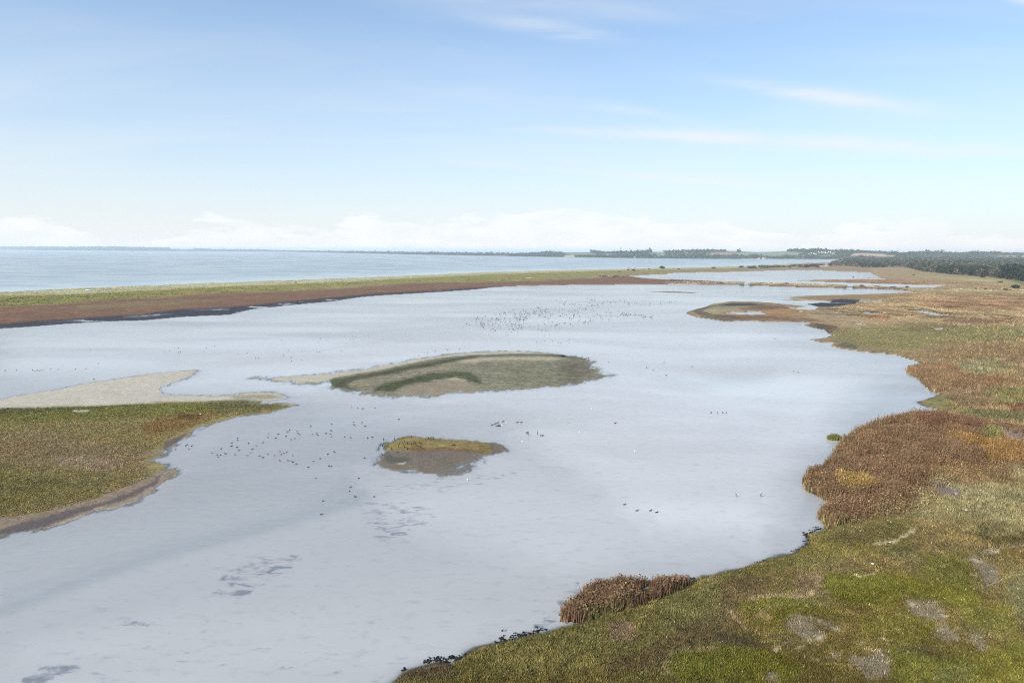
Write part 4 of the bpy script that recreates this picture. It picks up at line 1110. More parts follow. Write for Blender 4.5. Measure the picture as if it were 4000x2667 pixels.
TREE_KINDS = [  # height, crown radius, base colour of needles, label
    (11, 3.1, (52, 64, 50), "dark green pine"), (13, 3.4, (46, 60, 48), "tall dark pine"), (9, 3.6, (82, 84, 70), "grey-brown leafless tree"),
    (10, 3.3, (72, 80, 54), "olive green pine"), (8, 3.2, (96, 90, 80), "pale grey bare tree"), (12, 3.0, (58, 68, 58), "blue-green pine")]
TREES = []
for i, (h, r, c, lab) in enumerate(TREE_KINDS):
    g = np.random.default_rng(60 + i)
    bm = bmesh.new(); tube(bm, (0, 0, -.3), (.15, .1, h * .45), .22, .15); tube(bm, (.15, .1, h * .45), (.05, 0, h * .88), .15, .04)
    cen = [(0, 0, h * .60, r * .66, h * .36)]
    for q in range(6):
        a = q * 1.05 + g.uniform(-.3, .3); rr = r * g.uniform(.4, .65); zz = h * (.22 + .64 * ((q * 2.6) % 6) / 6 + g.uniform(-.05, .05))
        cen.append((math.cos(a) * rr, math.sin(a) * rr, zz, r * g.uniform(.36, .52), h * g.uniform(.14, .20)))
        tube(bm, (.12, .08, zz - h * .14), (math.cos(a) * rr, math.sin(a) * rr, zz), .07, .03, 5)
    trunk = bm_mesh("trunk", bm, WOODM)
    cen = np.array(cen)
    cc = np.repeat((base(c) * 1.25)[None], len(cen), 0) * g.uniform(.75, 1.25, (len(cen), 1))
    crown = plant_mesh("crown", [leaf_blobs(cen[:, 0], cen[:, 1], cen[:, 2], cen[:, 3], cen[:, 4], cc, 44, np.full(len(cen), .62), 70 + i, .35, .3)], CROWN)
    TREES.append((trunk, crown))


def thing(name, label, cat, loc, rz=0, scale=1.0, group=None):
    o = bpy.data.objects.new(name, None); C.objects.link(o); o.empty_display_size = .5
    o.location = loc; o.rotation_euler = (0, 0, rz); o.scale = (scale,) * 3 if not isinstance(scale, tuple) else scale
    o["label"] = label; o["category"] = cat
    if group: o["group"] = group
    return o


def tree(name, i, loc, sc_, label, group=None, rz=None):
    t = thing(name, label, "tree", loc, random.uniform(0, 6.28) if rz is None else rz, sc_, group)
    a = bpy.data.objects.new("trunk", TREES[i][0]); C.objects.link(a); a.parent = t
    b = bpy.data.objects.new("crown", TREES[i][1]); C.objects.link(b); b.parent = t
    return t


FRONT = [(3236, 1041), (3270, 1039.5), (3300, 1040), (3370, 1047), (3420, 1047), (3480, 1044), (3540, 1046), (3600, 1062), (3680, 1070), (3780, 1079), (3880, 1086), (3930, 1094), (3990, 1102), (4100, 1112), (4400, 1132)]
WOOD = FRONT + [(4400, 1016), (3900, 1015.5), (3500, 1016), (3360, 1020), (3280, 1029)]
WW = world(WOOD)


def forest():
    g = np.random.default_rng(80)
    P = np.array(WW); pts = []
    x = g.uniform(P[:, 0].min(), P[:, 0].max(), 150000); y = g.uniform(P[:, 1].min(), P[:, 1].max(), 150000)
    s = sdist(WW, x, y); m = s > 0
    x, y = x[m], y[m]
    # thin to a spacing, nearest first
    o = np.argsort(y); x, y = x[o], y[o]
    cell = {}; keep = []
    for i in range(x.size):
        sp = 4.6 if y[i] < 1250 else 6.5 if y[i] < 1900 else 10.5
        k = (int(x[i] // sp), int(y[i] // sp))
        if k in cell: continue
        cell[k] = 1; keep.append(i)
    return x[keep], y[keep]


fx, fy = forest()
fr = ldist(np.array(world(FRONT)), fx, fy)
px_, py_ = proj(fx, fy, np.full(fx.size, 5.0))
inview = (px_ < 4080) & (px_ > 3200)
order = np.argsort(np.where(inview, fr + .02 * fy, 1e9))[:300]
mark = np.zeros(fx.size, bool); mark[order] = True
patch = fbm(fx / 45, fy / 45, 600, 3)
GL = "wood of pines at the right edge of the marsh"
for i in order:
    p = patch[i] + random.uniform(-.16, .16)
    kd = 4 if p > .17 else 2 if p > .07 else 3 if p > .02 else random.choice((0, 0, 1, 5))
    ppx = float(proj(fx[i], fy[i], 0)[0])
    s = 1.38 * random.uniform(.7, 1.05) * (1.1 if ppx > 3820 else .82 if ppx < 3580 else 1.0)
    if ppx < 3330: s *= .75
    if ppx > 3920: kd = random.choice((0, 1, 1)); s *= 1.1
    tree("pine_tree" if kd in (0, 1, 3, 5) else "bare_tree", kd, (fx[i], fy[i], float(zat(fx[i], fy[i])[0]) - .1), s,
         TREE_KINDS[kd][3] + (" at the left tip of the wood beyond the marsh" if ppx < 3500 else " along the middle of the wood's front edge" if ppx < 3800 else " at the right end of the wood's front edge"),
         "front trees of the wood, " + TREE_KINDS[kd][3] + (", left tip" if ppx < 3500 else ", middle" if ppx < 3800 else ", right end"))
rest = np.nonzero(~mark & (fy < 3300) & (px_ < 4400))[0]
g = np.random.default_rng(81)
tcol = np.where((patch[rest] + g.uniform(-.14, .14, rest.size) > .08)[:, None], base((100, 92, 78)), np.where((patch[rest] > .0)[:, None], base((70, 80, 56)), base((52, 64, 50)))) * 1.2 * g.uniform(.55, 1.45, (rest.size, 1))
hh = g.uniform(10, 15.5, rest.size)
nfar = fy[rest] > 1500
vf = np.clip(fy[rest] / 1900, 1, 2)
bl = [leaf_blobs(fx[rest][~nfar], fy[rest][~nfar], hh[~nfar] * .62, np.full((~nfar).sum(), 4.0), hh[~nfar] * .38, tcol[~nfar], 60, np.full((~nfar).sum(), .95), 82, .4, .3),
      leaf_blobs(fx[rest][nfar], fy[rest][nfar], hh[nfar] * .62, 4.6 * vf[nfar], hh[nfar] * .38, tcol[nfar], 26, 1.5 * vf[nfar], 83, .5, .25)]
add("woodland", plant_mesh("woodland", bl, CROWN), "stuff", "dense mass of pine crowns stretching back behind the wood's front trees", "forest")

# woods on the far hills
def far_woods():
    g = np.random.default_rng(90); parts = []
    for lo, hi_, n, size, nf in ((2000, 4300, 6800, 7.0, 12), (700, 2000, 2400, 10.0, 10), (-600, 700, 2600, 24.0, 9)):
        px = g.uniform(lo, hi_, n)
        # denser along the coast, on the crests and in hedges
        s = np.where(g.uniform(0, 1, n) < .30, g.uniform(25, 110, n), np.where(g.uniform(0, 1, n) < .4, g.uniform(500, 760, n), g.uniform(60, 760, n)))
        x, y, z = hill_point(px, s)
        _, wood, _, ppy = hill_look(x, y, z)
        cl = fbm(x / 120, y / 120, 700, 3)
        m = (wood > .5) & (z > 1.3) & (cl > np.where(s < 115, -.32, -.14))
        x, y, z = x[m], y[m], z[m]; k = x.size
        r = size * g.uniform(.7, 1.3, k)
        c = np.repeat(base((62, 76, 56))[None], k, 0) * g.uniform(.75, 1.5, (k, 1))
        hv = np.exp(2.2 * fbm(x / 70, y / 70, 720, 3)) * g.uniform(.7, 1.25, k)
        hz = np.minimum(r, 9.0) * hv if lo >= 700 else np.full(k, 16.0)
        parts.append(leaf_blobs(x, y, z + hz * .5, r, hz * .75, c, nf, r * .55, int(lo + 1000), .5, .2))
    return parts


add("far_woods", plant_mesh("far_woods", far_woods(), CROWN), "stuff", "hazy blue woods and hedges on the far hills", "woodland")
# the big round tree on the skyline
x, y, z = hill_point(np.array([3680.0]), np.array([600.0]))
tt = tree("round_tree", 1, (float(x[0]), float(y[0]), float(z[0]) - 3), 1.0, "big round-headed tree rising above the skyline over the wood")
tt.scale = (2.9, 2.9, 2.4)
print("trees", round(time.time() - T0, 1))

# ------------------------------------------------------------------ shrubs
SHR = []
for i, (c, wd, ht, nf) in enumerate((((44, 52, 46), 1.0, .8, 90), ((86, 82, 66), 1.0, .7, 80), ((92, 96, 58), 1.0, .75, 90))):
    g = np.random.default_rng(95 + i)
    cen = np.array([(0, 0, .42, .55, .42)] + [(math.cos(q * 1.26) * .5, math.sin(q * 1.26) * .5, g.uniform(.22, .5), g.uniform(.3, .42), g.uniform(.2, .34)) for q in range(5)])
    cc = np.repeat((base(c) * 1.2)[None], 6, 0) * g.uniform(.8, 1.2, (6, 1))
    fo = plant_mesh("foliage", [leaf_blobs(cen[:, 0], cen[:, 1], cen[:, 2], cen[:, 3], cen[:, 4], cc, nf // 2, np.full(6, .13), 96 + i, .35, .25)], CROWN)
    bm = bmesh.new()
    for q in range(4):
        a = q * 1.57 + .3; tube(bm, (math.cos(a) * .06, math.sin(a) * .06, -.08), (math.cos(a) * .35, math.sin(a) * .35, .5), .04, .015, 5)
    SHR.append((fo, bm_mesh("stem", bm, WOODM)))


def shrub(px, py, wpx, hpx_, kd, label, group=None, name="shrub"):
    x, y = at(px, py); d = math.hypot(x, y)
    w = wpx * d / F / 1.7; h = hpx_ * d / F / .85
    t = thing(name, label, "bush", (x, y, float(zat(x, y)[0]) - .05), random.uniform(0, 6), (w, w, h), group)
    for nm, me in zip(("foliage", "stem"), SHR[kd]):
        o = bpy.data.objects.new(nm, me); C.objects.link(o); o.parent = t


shrub(2586, 1051.5, 22, 12, 0, "large dark dome-shaped bush alone on the barrier beach skyline", name="dark_bush")
for a in ((2475, 1059.5, 15, 8, 1, "two-lobed dark shrub on the barrier beach right of the cattle"), (2454, 1057, 9, 5, 1, "small dim shrub just left of the two-lobed shrub on the barrier beach"),
          (2457, 1050.5, 15, 3, 1, "flat wide shrub on the dune crest above the cattle"), (2480, 1050.2, 3, 4, 0, "tiny dark shrub on the dune crest right of the flat wide one"),
          (2535, 1053, 9, 5, 1, "small grey shrub left of the large dark dome bush"), (2651, 1053.5, 10, 5, 1, "small grey shrub right of the large dark dome bush"),
          (2788, 1049.5, 17, 6, 0, "low dark shrub on the beach crest above the upper lagoon"), (2896, 1047, 18, 9, 0, "dark flat-topped shrub at the start of the scrubby dunes"),
          (2420, 1065, 12, 3, 1, "low grey scrub patch left of the upper lagoon tip"), (1155, 1108, 8, 6, 1, "lone small shrub on the middle of the long barrier beach"),
          (3967, 1129, 26, 14, 0, "big dark green bush in the pale grass below the wood"), (3928, 1137, 16, 8, 2, "green low bush left of the big dark bush"), (3946, 1138, 8, 5, 1, "tiny bush between the big dark bush and the green one"),
          (3850, 1133, 8, 5, 1, "tiny grey bush left of the green low bush in the pale grass"), (3812, 1131, 8, 4, 1, "tiny bush leftmost in the pale grass below the wood"), (3907, 1106, 20, 6, 2, "olive scrub patch at the foot of the wood"),
          (3838, 1086, 14, 6, 0, "small dark bush standing in front of the wood's edge"), (3569, 1077, 10, 4, 1, "small bush in the pale grass left of the wood"),
          (2750, 1108.5, 18, 4, 1, "low dark bush on the dam left of the first bridge"), (2702, 1107, 14, 3, 1, "faint flat bush at the left start of the dam"), (2811, 1109, 34, 5, 1, "wide dark bush strip on the dam next to the first bridge"),
          (3069, 1113.5, 22, 7, 1, "dark bush on the dam between the two bridges"), (3367, 1121, 18, 7, 1, "brown bush on the dam right of the second bridge"), (3421, 1123, 30, 5, 1, "flat brown bush in the middle of the dam's right end"),
          (3489, 1125, 20, 5, 1, "dark bush on the dam near its right end"), (3544, 1125, 13, 8, 1, "rounded grey bush at the right end of the dam"), (3530, 1127, 12, 4, 1, "low bush at the foot of the rounded grey bush")):
    shrub(*a)
g = random.Random(3)
for i in range(46):                                              # scrub over the dunes before the wood
    px = g.uniform(2925, 3240); t = (px - 2925) / 315
    py = g.uniform(1045, 1050) - t * g.uniform(3, 12)
    kd = 0 if px > 3085 and g.random() < .75 else 1
    shrub(px, py, g.uniform(14, 26), g.uniform(5, 9), kd, ("dark green" if kd == 0 else "brown") + " dune bush in the scrub between beach and wood", "dune scrub before the wood, " + ("dark" if kd == 0 else "brown"), "dune_bush")
# bright green bush at the foot of the near reeds
x, y = at(2312, 2418)
for (px, py, wpx, hpx_, lab) in ((2316, 2414, 62, 34, "bright green bush at the left foot of the near reeds"), (2395, 2400, 60, 40, "olive bush at the front foot of the near reeds")):
    shrub(px, py, wpx, hpx_, 2, lab, name="green_bush")

# grass tuft alone in the water
gx, gy = at(3260, 1716)
g_ = np.random.default_rng(99)
q = g_.normal(0, 1, (260, 2)); q /= np.maximum(1, np.linalg.norm(q, axis=1) / 1.5)[:, None]
tx, ty = q[:, 0] * .85, q[:, 1] * .55
cc = np.repeat((base((118, 118, 66)) * 1.3)[None], 260, 0)
tuft = add("grass_tussock", plant_mesh("grass_tussock", [blades(tx, ty, np.zeros(260), 1.15 - .3 * (tx * tx + ty * ty), np.full(260, .2), np.full(260, .14), cc, 6, 98, .5, .25)]), None,
           "round green grass tussock standing alone in the water by the reeds", "grass tussock", None, None, (gx, gy, -.02))
bm = bmesh.new()
bmesh.ops.create_icosphere(bm, subdivisions=2, radius=1, matrix=__import__("mathutils").Matrix.Diagonal((1.35, .9, .3, 1)))
for v in bm.verts: v.co *= 1 + .12 * math.sin(v.co.x * 7) * math.cos(v.co.y * 9)
rt = add("root_mound", bm_mesh("root_mound", bm, flat_material("wet_peat", (.03, .028, .022), .6, .3, 4)), parent=tuft)

# ------------------------------------------------------------------ dam bridges
TIMBER = flat_material("dark_timber", (.06, .055, .05), .85, .35, 2)
STONE = flat_material("abutment_stone", (.10, .09, .08), .9, .35, 1.5)


def box(bm, x0, x1, y0, y1, z0, z1):
    v = [bm.verts.new((a, b, c)) for c in (z0, z1) for b in (y0, y1) for a in (x0, x1)]
    for f in ((0, 2, 3, 1), (4, 5, 7, 6), (0, 1, 5, 4), (1, 3, 7, 5), (3, 2, 6, 7), (2, 0, 4, 6)):
        bm.faces.new([v[i] for i in f])


def bridge(pl, pr, py, label):
    x0, y0 = at(pl, py); x1, _ = at(pr, py); w = x1 - x0
    t = thing("footbridge", label, "bridge", ((x0 + x1) / 2, y0 + 1.2, 0), 0, 1.0)
    bm = bmesh.new(); box(bm, -w / 2 - 1.6, w / 2 + 1.6, -1.0, 1.0, 1.0, 1.5); add("deck", bm_mesh("deck", bm, TIMBER), parent=t)
    for s in (-1, 1):
        bm = bmesh.new()
        v = [bm.verts.new((s * a, b, c)) for a, b, c in ((w / 2 - .9, -1.5, -.6), (w / 2 + 2.4, -1.5, -.6), (w / 2 + 2.4, 1.5, -.6), (w / 2 - .9, 1.5, -.6), (w / 2, -1.2, 1.04), (w / 2 + 2.2, -1.2, 1.04), (w / 2 + 2.2, 1.2, 1.04), (w / 2, 1.2, 1.04))]
        for f in ((0, 1, 5, 4), (1, 2, 6, 5), (2, 3, 7, 6), (3, 0, 4, 7), (4, 5, 6, 7)):
            bm.faces.new([v[i] for i in f])
        bmesh.ops.recalc_face_normals(bm, faces=bm.faces)
        add("abutment", bm_mesh("abutment", bm, STONE), parent=t)
        for yy in (-.9, .9):
            bm = bmesh.new(); box(bm, s * w / 2 - .08 + .0, s * w / 2 + .08, yy - .05, yy + .05, 1.5, 2.2); add("post", bm_mesh("post", bm, TIMBER), parent=t)


bridge(2905, 2933, 1116, "low dark footbridge over the left gap in the dam")
bridge(3303, 3335, 1126, "low dark footbridge over the right gap in the dam")

# ------------------------------------------------------------------ houses on the far hill
WHITEW = flat_material("white_render", (.75, .74, .70), .8, .06, 1); ROOFM = flat_material("roof_tiles", (.20, .10, .07), .8, .2, 2); ROOFG = flat_material("grey_roof", (.16, .16, .17), .8, .2, 2)
bm = bmesh.new(); box(bm, -5, 5, -3.5, 3.5, 0, 3.4)
for s in (-5, 5):
    v = [bm.verts.new((s, -3.5, 3.4)), bm.verts.new((s, 3.5, 3.4)), bm.verts.new((s, 0, 6.4))]; bm.faces.new(v)
wallm = bm_mesh("wall", bm, WHITEW)
roofs = []
for mt in (ROOFM, ROOFG):
    bm = bmesh.new()
    for s in (-1, 1):
        v = [bm.verts.new(p) for p in ((-5.4, s * 3.9, 3.1), (5.4, s * 3.9, 3.1), (5.4, 0, 6.55), (-5.4, 0, 6.55))]; bm.faces.new(v)
    bmesh.ops.solidify(bm, geom=bm.faces[:], thickness=.15)
    roofs.append(bm_mesh("roof", bm, mt))
bm = bmesh.new()
for xx in (-3.4, -1.1, 1.1, 3.4): box(bm, xx - .5, xx + .5, -3.55, -3.4, 1.0, 2.3)
winm = bm_mesh("window", bm, flat_material("window_glass", (.03, .035, .04), .2, .1, 1, .5))
HOUSES = [(3163, 992), (3171, 989), (3186, 993), (3199, 985), (3210, 984), (3216, 986), (3228, 988), (3238, 984), (3246, 986), (3254, 990), (3262, 985), (3273, 984), (3166, 995), (3183, 991), (3204, 990),
          (2682, 988), (2676, 986), (2634, 984), (2592, 984), (2586, 985), (2480, 1005), (2965, 1011), (2985, 1011)]
for i, (px, py) in enumerate(HOUSES):
    ss = np.linspace(12, 740, 120); xs, ys, zs = hill_point(np.full(120, float(px)), ss)
    _, pv = proj(xs, ys, zs + 4)
    j = int(np.argmin(abs(pv - py)))
    lab = ("white house of the village on the far wooded hill", "village houses on the far hill") if i < 15 else ("lone white house among trees on the far hills left of the green field", "scattered houses on the far hills") if i < 20 else ("white house on the far shore below the hills", "houses on the far shore")
    t = thing("house", lab[0], "house", (float(xs[j]), float(ys[j]), float(zs[j]) + 2.5 - .2), random.uniform(-.5, .5), random.uniform(.9, 1.25), lab[1])
    for nm, me in (("wall", wallm), ("roof", roofs[i % 2]), ("window", winm)):
        o = bpy.data.objects.new(nm, me); C.objects.link(o); o.parent = t
    bm = None

# ------------------------------------------------------------------ animals (skin-grown bodies)
def skin_mesh(name, verts, edges, radii, mat, root=0, sub=1):
    me = bpy.data.meshes.new("tmp"); me.from_pydata(verts, edges, [])
    o = bpy.data.objects.new("tmp", me); C.objects.link(o)
    md = o.modifiers.new("s", 'SKIN'); md.use_smooth_shade = True
    for i, r in enumerate(radii):
        r = r if isinstance(r, tuple) else (r, r)
        me.skin_vertices[0].data[i].radius = r
        me.skin_vertices[0].data[i].use_root = (i == root)
    sb = o.modifiers.new("u", 'SUBSURF'); sb.levels = sub; sb.render_levels = sub
    dg = bpy.context.evaluated_depsgraph_get()
    m2 = bpy.data.meshes.new_from_object(o.evaluated_get(dg)); m2.name = name
    bpy.data.objects.remove(o); m2.materials.clear(); m2.materials.append(mat)
    return m2


FEATH = flat_material("dark_plumage", (.045, .04, .038), .7, .4, 6); BLACKP = flat_material("black_plumage", (.012, .012, .013), .6, .3, 6)
WHITEP = flat_material("white_plumage", (.82, .82, .82), .7, .05, 6); BROWNP = flat_material("brown_plumage", (.15, .11, .08), .75, .35, 6)
duckv = [(-.30, 0, .16), (-.20, 0, .10), (0, 0, .09), (.16, 0, .10), (.22, 0, .22), (.24, 0, .30), (.31, 0, .305), (.37, 0, .29)]
ducke = [(i, i + 1) for i in range(7)]
duckr = [.03, .09, .125, .10, .05, .06, .035, .02]
DUCK = skin_mesh("duck_body", duckv, ducke, duckr, FEATH, 2)
DUCKB = skin_mesh("duck_body", duckv, ducke, duckr, BROWNP, 2)
GULL = skin_mesh("gull_body", [(-.32, 0, .2), (-.18, 0, .13), (0, 0, .12), (.15, 0, .15), (.2, 0, .26), (.24, 0, .31), (.33, 0, .30)], [(i, i + 1) for i in range(6)], [.02, .07, .11, .09, .055, .06, .02], WHITEP, 2)
CORM = skin_mesh("cormorant_body", [(-.18, 0, .10), (-.08, 0, .28), (0, 0, .45), (.04, 0, .62), (.06, 0, .78), (.13, 0, .84), (.24, 0, .84), (-.02, .07, .12), (0, .08, .0), (-.02, -.07, .12), (0, -.08, .0)],
                 [(0, 1), (1, 2), (2, 3), (3, 4), (4, 5), (5, 6), (1, 7), (7, 8), (1, 9), (9, 10)], [.05, .11, .12, .06, .045, .05, .015, .04, .03, .04, .03], BLACKP, 1)
HERON = skin_mesh("wader_body", [(-.3, 0, .62), (-.1, 0, .7), (.1, 0, .76), (.18, 0, .95), (.15, 0, 1.1), (.2, 0, 1.2), (.38, 0, 1.18), (-.02, .05, .4), (0, .05, 0), (-.02, -.05, .4), (0, -.05, 0)],
                  [(0, 1), (1, 2), (2, 3), (3, 4), (4, 5), (5, 6), (1, 7), (7, 8), (1, 9), (9, 10)], [.04, .11, .09, .04, .035, .05, .015, .02, .02, .02, .02], flat_material("grey_plumage", (.12, .125, .13), .7, .3, 6), 1)
COW = skin_mesh("cow_body", [(-.95, 0, 1.2), (-.5, 0, 1.15), (.1, 0, 1.1), (.6, 0, 1.15), (.95, 0, 1.25), (1.25, 0, 1.05), (1.5, 0, .85),
                             (-.8, .25, .9), (-.85, .26, .5), (-.8, .26, 0), (-.8, -.25, .9), (-.85, -.26, .5), (-.8, -.26, 0), (.6, .25, .8), (.62, .25, .4), (.62, .25, 0), (.6, -.25, .8), (.62, -.25, .4), (.62, -.25, 0), (-1.1, 0, .9), (-1.12, 0, .5)],
                [(0, 1), (1, 2), (2, 3), (3, 4), (4, 5), (5, 6), (0, 7), (7, 8), (8, 9), (0, 10), (10, 11), (11, 12), (3, 13), (13, 14), (14, 15), (3, 16), (16, 17), (17, 18), (0, 19), (19, 20)],
                [.3, .38, .42, .38, .22, .18, .12, .15, .09, .08, .15, .09, .08, .14, .09, .08, .14, .09, .08, .05, .04], flat_material("black_hide", (.012, .012, .013), .7, .3, 2), 2)


def cow_coat(name, cols, seed):
    m, nt, out = new_mat(name)
    tc = N(nt, "ShaderNodeTexCoord")
    n = noise(nt, tc.outputs["Object"], 1.1, 1, .4)
    b = N(nt, "ShaderNodeBsdfPrincipled"); L(nt, mixc(nt, ramp(nt, n, .52, .55), cols[0], cols[1]), b.inputs["Base Color"]); b.inputs["Roughness"].default_value = .75
    L(nt, b.outputs[0], out.inputs[0])
    return m


COWP = COW.copy(); COWP.materials.clear(); COWP.materials.append(cow_coat("pied_hide", ((.014, .013, .013), (.7, .68, .64)), 1))
COWB = COW.copy(); COWB.materials.clear(); COWB.materials.append(flat_material("tan_hide", (.34, .26, .18), .8, .2, 2))


def beast(name, me, px, py, rz, label, cat, group=None, s=1.0, z=None):
    x, y = at(px, py)
    zz = max(float(zat(x, y)[0]), 0.0) if z is None else z
    o = add(name, me, None, label, cat, group, None, (x, y, zz)); o.rotation_euler = (0, 0, rz); o.scale = (s,) * 3
    return o


gr = random.Random(5)
ck = lambda u, v: (2300 + u / 7.35, 1040 + v / 7.35)
for (u, v, kd) in ((312, 305, 0), (345, 305, 0), (405, 325, 0), (425, 328, 0), (415, 312, 0), (462, 315, 0), (475, 308, 0), (520, 322, 0), (545, 325, 1), (565, 318, 2), (695, 332, 0), (720, 330, 0), (742, 322, 0), (768, 316, 0), (805, 322, 0), (826, 324, 0), (990, 334, 0)):
    px, py = ck(u, v)
    lab = {0: "black cow grazing in the herd on the barrier beach", 1: "black and white cow in the middle of the herd", 2: "tan cow beside the black and white cow"}[kd]
    if u == 990: lab = "black cow standing apart to the right of the herd"
    gp = "black cattle of the herd on the barrier beach" if kd == 0 and u != 990 else None
    beast("cow", (COW, COWP, COWB)[kd], px, py, gr.choice((0, math.pi)) + gr.uniform(-.6, .6), lab, "cow", gp, gr.uniform(1.0, 1.12))

D4 = [(1310, 800), (1353, 798), (1320, 790), (1334, 820), (1240, 823), (1497, 847), (1533, 860), (1558, 862), (1540, 875), (1594, 853), (1660, 860), (1562, 818), (1637, 776), (1635, 799), (1678, 742), (1679, 758), (1674, 808), (1688, 826), (1755, 780), (1783, 820), (1770, 848), (1749, 866), (1811, 797), (1858, 775), (1832, 868), (1858, 880), (1893, 857), (1939, 866), (1896, 738), (1897, 711), (1948, 743), (1966, 716), (2020, 728), (2032, 698), (2045, 687), (2058, 753), (2083, 746), (2098, 694), (2108, 709), (2119, 719), (1978, 837), (1987, 858), (2006, 850), (2025, 843), (2067, 866), (1978, 902), (2037, 902), (2069, 911), (2093, 925), (2179, 948), (2195, 659), (2207, 716), (2238, 710), (2246, 723), (2215, 907), (2262, 887), (2303, 709), (2316, 855), (2335, 714), (2340, 690), (2342, 733), (2343, 642), (2324, 940), (2340, 943)]
D5 = [(628, 488), (667, 493), (700, 497), (781, 491), (937, 567), (640, 585), (642, 602), (652, 608), (695, 586), (717, 612), (581, 681), (621, 687), (732, 689), (764, 683), (515, 780), (711, 820), (391, 953), (674, 954), (620, 1010), (612, 1038), (653, 1075), (776, 1074), (438, 1102), (428, 1190)]
D4F = [(1230, 103), (1261, 104), (1199, 127), (1163, 131), (1261, 136), (1273, 134), (1458, 104), (1516, 93), (1440, 136), (1610, 132), (1683, 150), (1745, 141), (1806, 175), (1826, 175), (2004, 157), (2060, 198), (2127, 190), (2057, 170), (2040, 122), (2136, 130), (2240, 134), (2258, 132), (1990, 50), (2262, 40), (2247, 65), (2310, 55), (640, 115), (695, 216), (606, 253), (663, 325), (38, 264), (115, 262), (230, 262), (245, 268), (262, 264), (275, 268), (290, 263), (305, 261), (357, 253), (411, 257), (531, 256)]
D5F = [(583, 22), (617, 30), (635, 22), (655, 25), (620, 44), (590, 70), (640, 43), (710, 22), (735, 20), (558, 117), (1103, 130), (1127, 127), (1125, 135), (1070, 148), (1176, 118), (1247, 103), (1257, 110), (1267, 103), (1337, 105), (1842, 60), (1867, 62), (1893, 52), (1930, 52), (1945, 50), (1985, 62), (2000, 63), (2055, 42), (2055, 66), (2172, 62), (1895, 15), (1925, 15), (1640, 14), (1657, 10), (1660, 63), (2315, 190)]
for P, lab, gp, sz in ((g4(D4) + g5(D5[10:15]), "small dark duck on the water left of the small mud island", "dark ducks swimming left of the small island", 1.0), (g5(D5[:10]), "small dark duck swimming between the two islands", "ducks between the two islands", 1.0),
                       (g5(D5[15:]), "small dark duck swimming below the left of the small island", "ducks below the small island", 1.0), (g4(D4F), "distant dark duck on the water above the sand bar", "distant ducks above the sand bar", 1.0), (g5(D5F), "distant dark duck on the water just above the large sand island", "distant ducks above the sand island", 1.0)):
    for px, py in P:
        d = at(px, py); 
        if float(zat(*d)[0]) > 0.02: continue
        if gp.startswith("dark ducks"):
            w_ = "closest to the left grass spit" if px < 760 else "midway between the grass spit and the small island" if px < 1010 else "nearer the small island"
            lab = "small dark duck of the loose flock, " + w_; gp = "dark ducks of the loose flock, " + w_
        beast("duck", DUCK if gr.random() < .8 else DUCKB, px, py + 1, gr.uniform(0, 6.28), lab, "duck", gp, sz * gr.uniform(.62, .82), z=-.02)
m7 = lambda u, v: (1900 + u / 9.046, 1640 + v / 9.046)
for u, v in ((190, 188), (285, 155), (345, 125), (410, 100), (360, 218), (400, 222), (440, 190), (455, 222), (485, 220), (580, 58), (600, 64), (1080, 92), (1100, 94), (1210, 95), (1245, 95), (1435, 445), (1435, 485)):
    px, py = m7(u, v)
    beast("duck", DUCK, px, py, gr.uniform(-.5, .5), "small dark duck in the party right above the small island" if u < 1000 else "small dark duck in a pair right of the party above the small island", "duck", "ducks right above the small island" if u < 1000 else "pairs of ducks right of the party", 0.8, z=-.02)
fd = lambda u, v: (u * 1.7007, v * 1.7007)
for u, v, lab in ((1434, 1159, "leftmost dark duck of the line of four right of centre"), (1463, 1173, "second dark duck of the line of four right of centre"), (1494, 1173, "third dark duck of the line of four right of centre"), (1508, 1177, "rightmost dark duck of the line of four right of centre")):
    beast("duck", DUCK, *fd(u, v), gr.uniform(-.4, .4), lab, "duck", "line of four ducks", 0.8, z=-.02)
for u, v in ((1633, 948), (1648, 948), (1660, 948), (1668, 948), (1413, 972), (1500, 850), (1530, 862), (1485, 845), (1590, 842), (1525, 833), (1822, 853), (1833, 855), (1780, 778)):
    beast("duck", DUCK, *fd(u, v), gr.uniform(0, 6), "far dark duck scattered over the open water right of the islands", "duck", "scattered ducks right of the islands", .9, z=-.02)
for px, py, lab in ((1976.3, 1652, "white gull beside the dark duck party, upper of two"), (1961.4, 1663, "white gull beside the dark duck party, lower of two"), (2105.4, 1644.5, "white gull alone left on the faint ripple line"), (2181, 1643.5, "white gull alone right on the faint ripple line"),
                    (2039, 1726, "white gull just off the right tip of the small island"), (1827, 1875, "white gull swimming below the small island"), (2312, 1598, "white gull on the water below the right of the large island"), (2264, 1689, "white gull right of the black log"),
                    (783, 1622, "white gull standing on the left grass spit"), (2480, 1764, "white gull on open water right of centre")):
    beast("gull", GULL, px, py, gr.uniform(0, 6), lab, "gull", None, .68)
CO = [(180, 190), (175, 210), (258, 220), (315, 262), (358, 110), (417, 240), (437, 196), (490, 210), (508, 157), (512, 246), (553, 274), (555, 190), (612, 70), (617, 210), (652, 196), (670, 178), (685, 206), (742, 178), (768, 197), (760, 247), (830, 122), (878, 106), (913, 129), (950, 108), (410, 318), (165, 350)]
for u, v in CO:
    px, py = s9([(u, v)])[0]
    beast("cormorant", CORM, px, py + 1, gr.uniform(0, 6.28), "black cormorant standing in the flock on the small grass island", "cormorant", "cormorants on the small island", gr.uniform(.58, .7))
for px, py, lab in ((1499, 1721, "black cormorant on the water at the upper left of the small island"), (2298, 1402, "black cormorant standing at the right tip of the large island")):
    beast("cormorant", CORM, px, py, gr.uniform(0, 6), lab, "cormorant", None, .8)
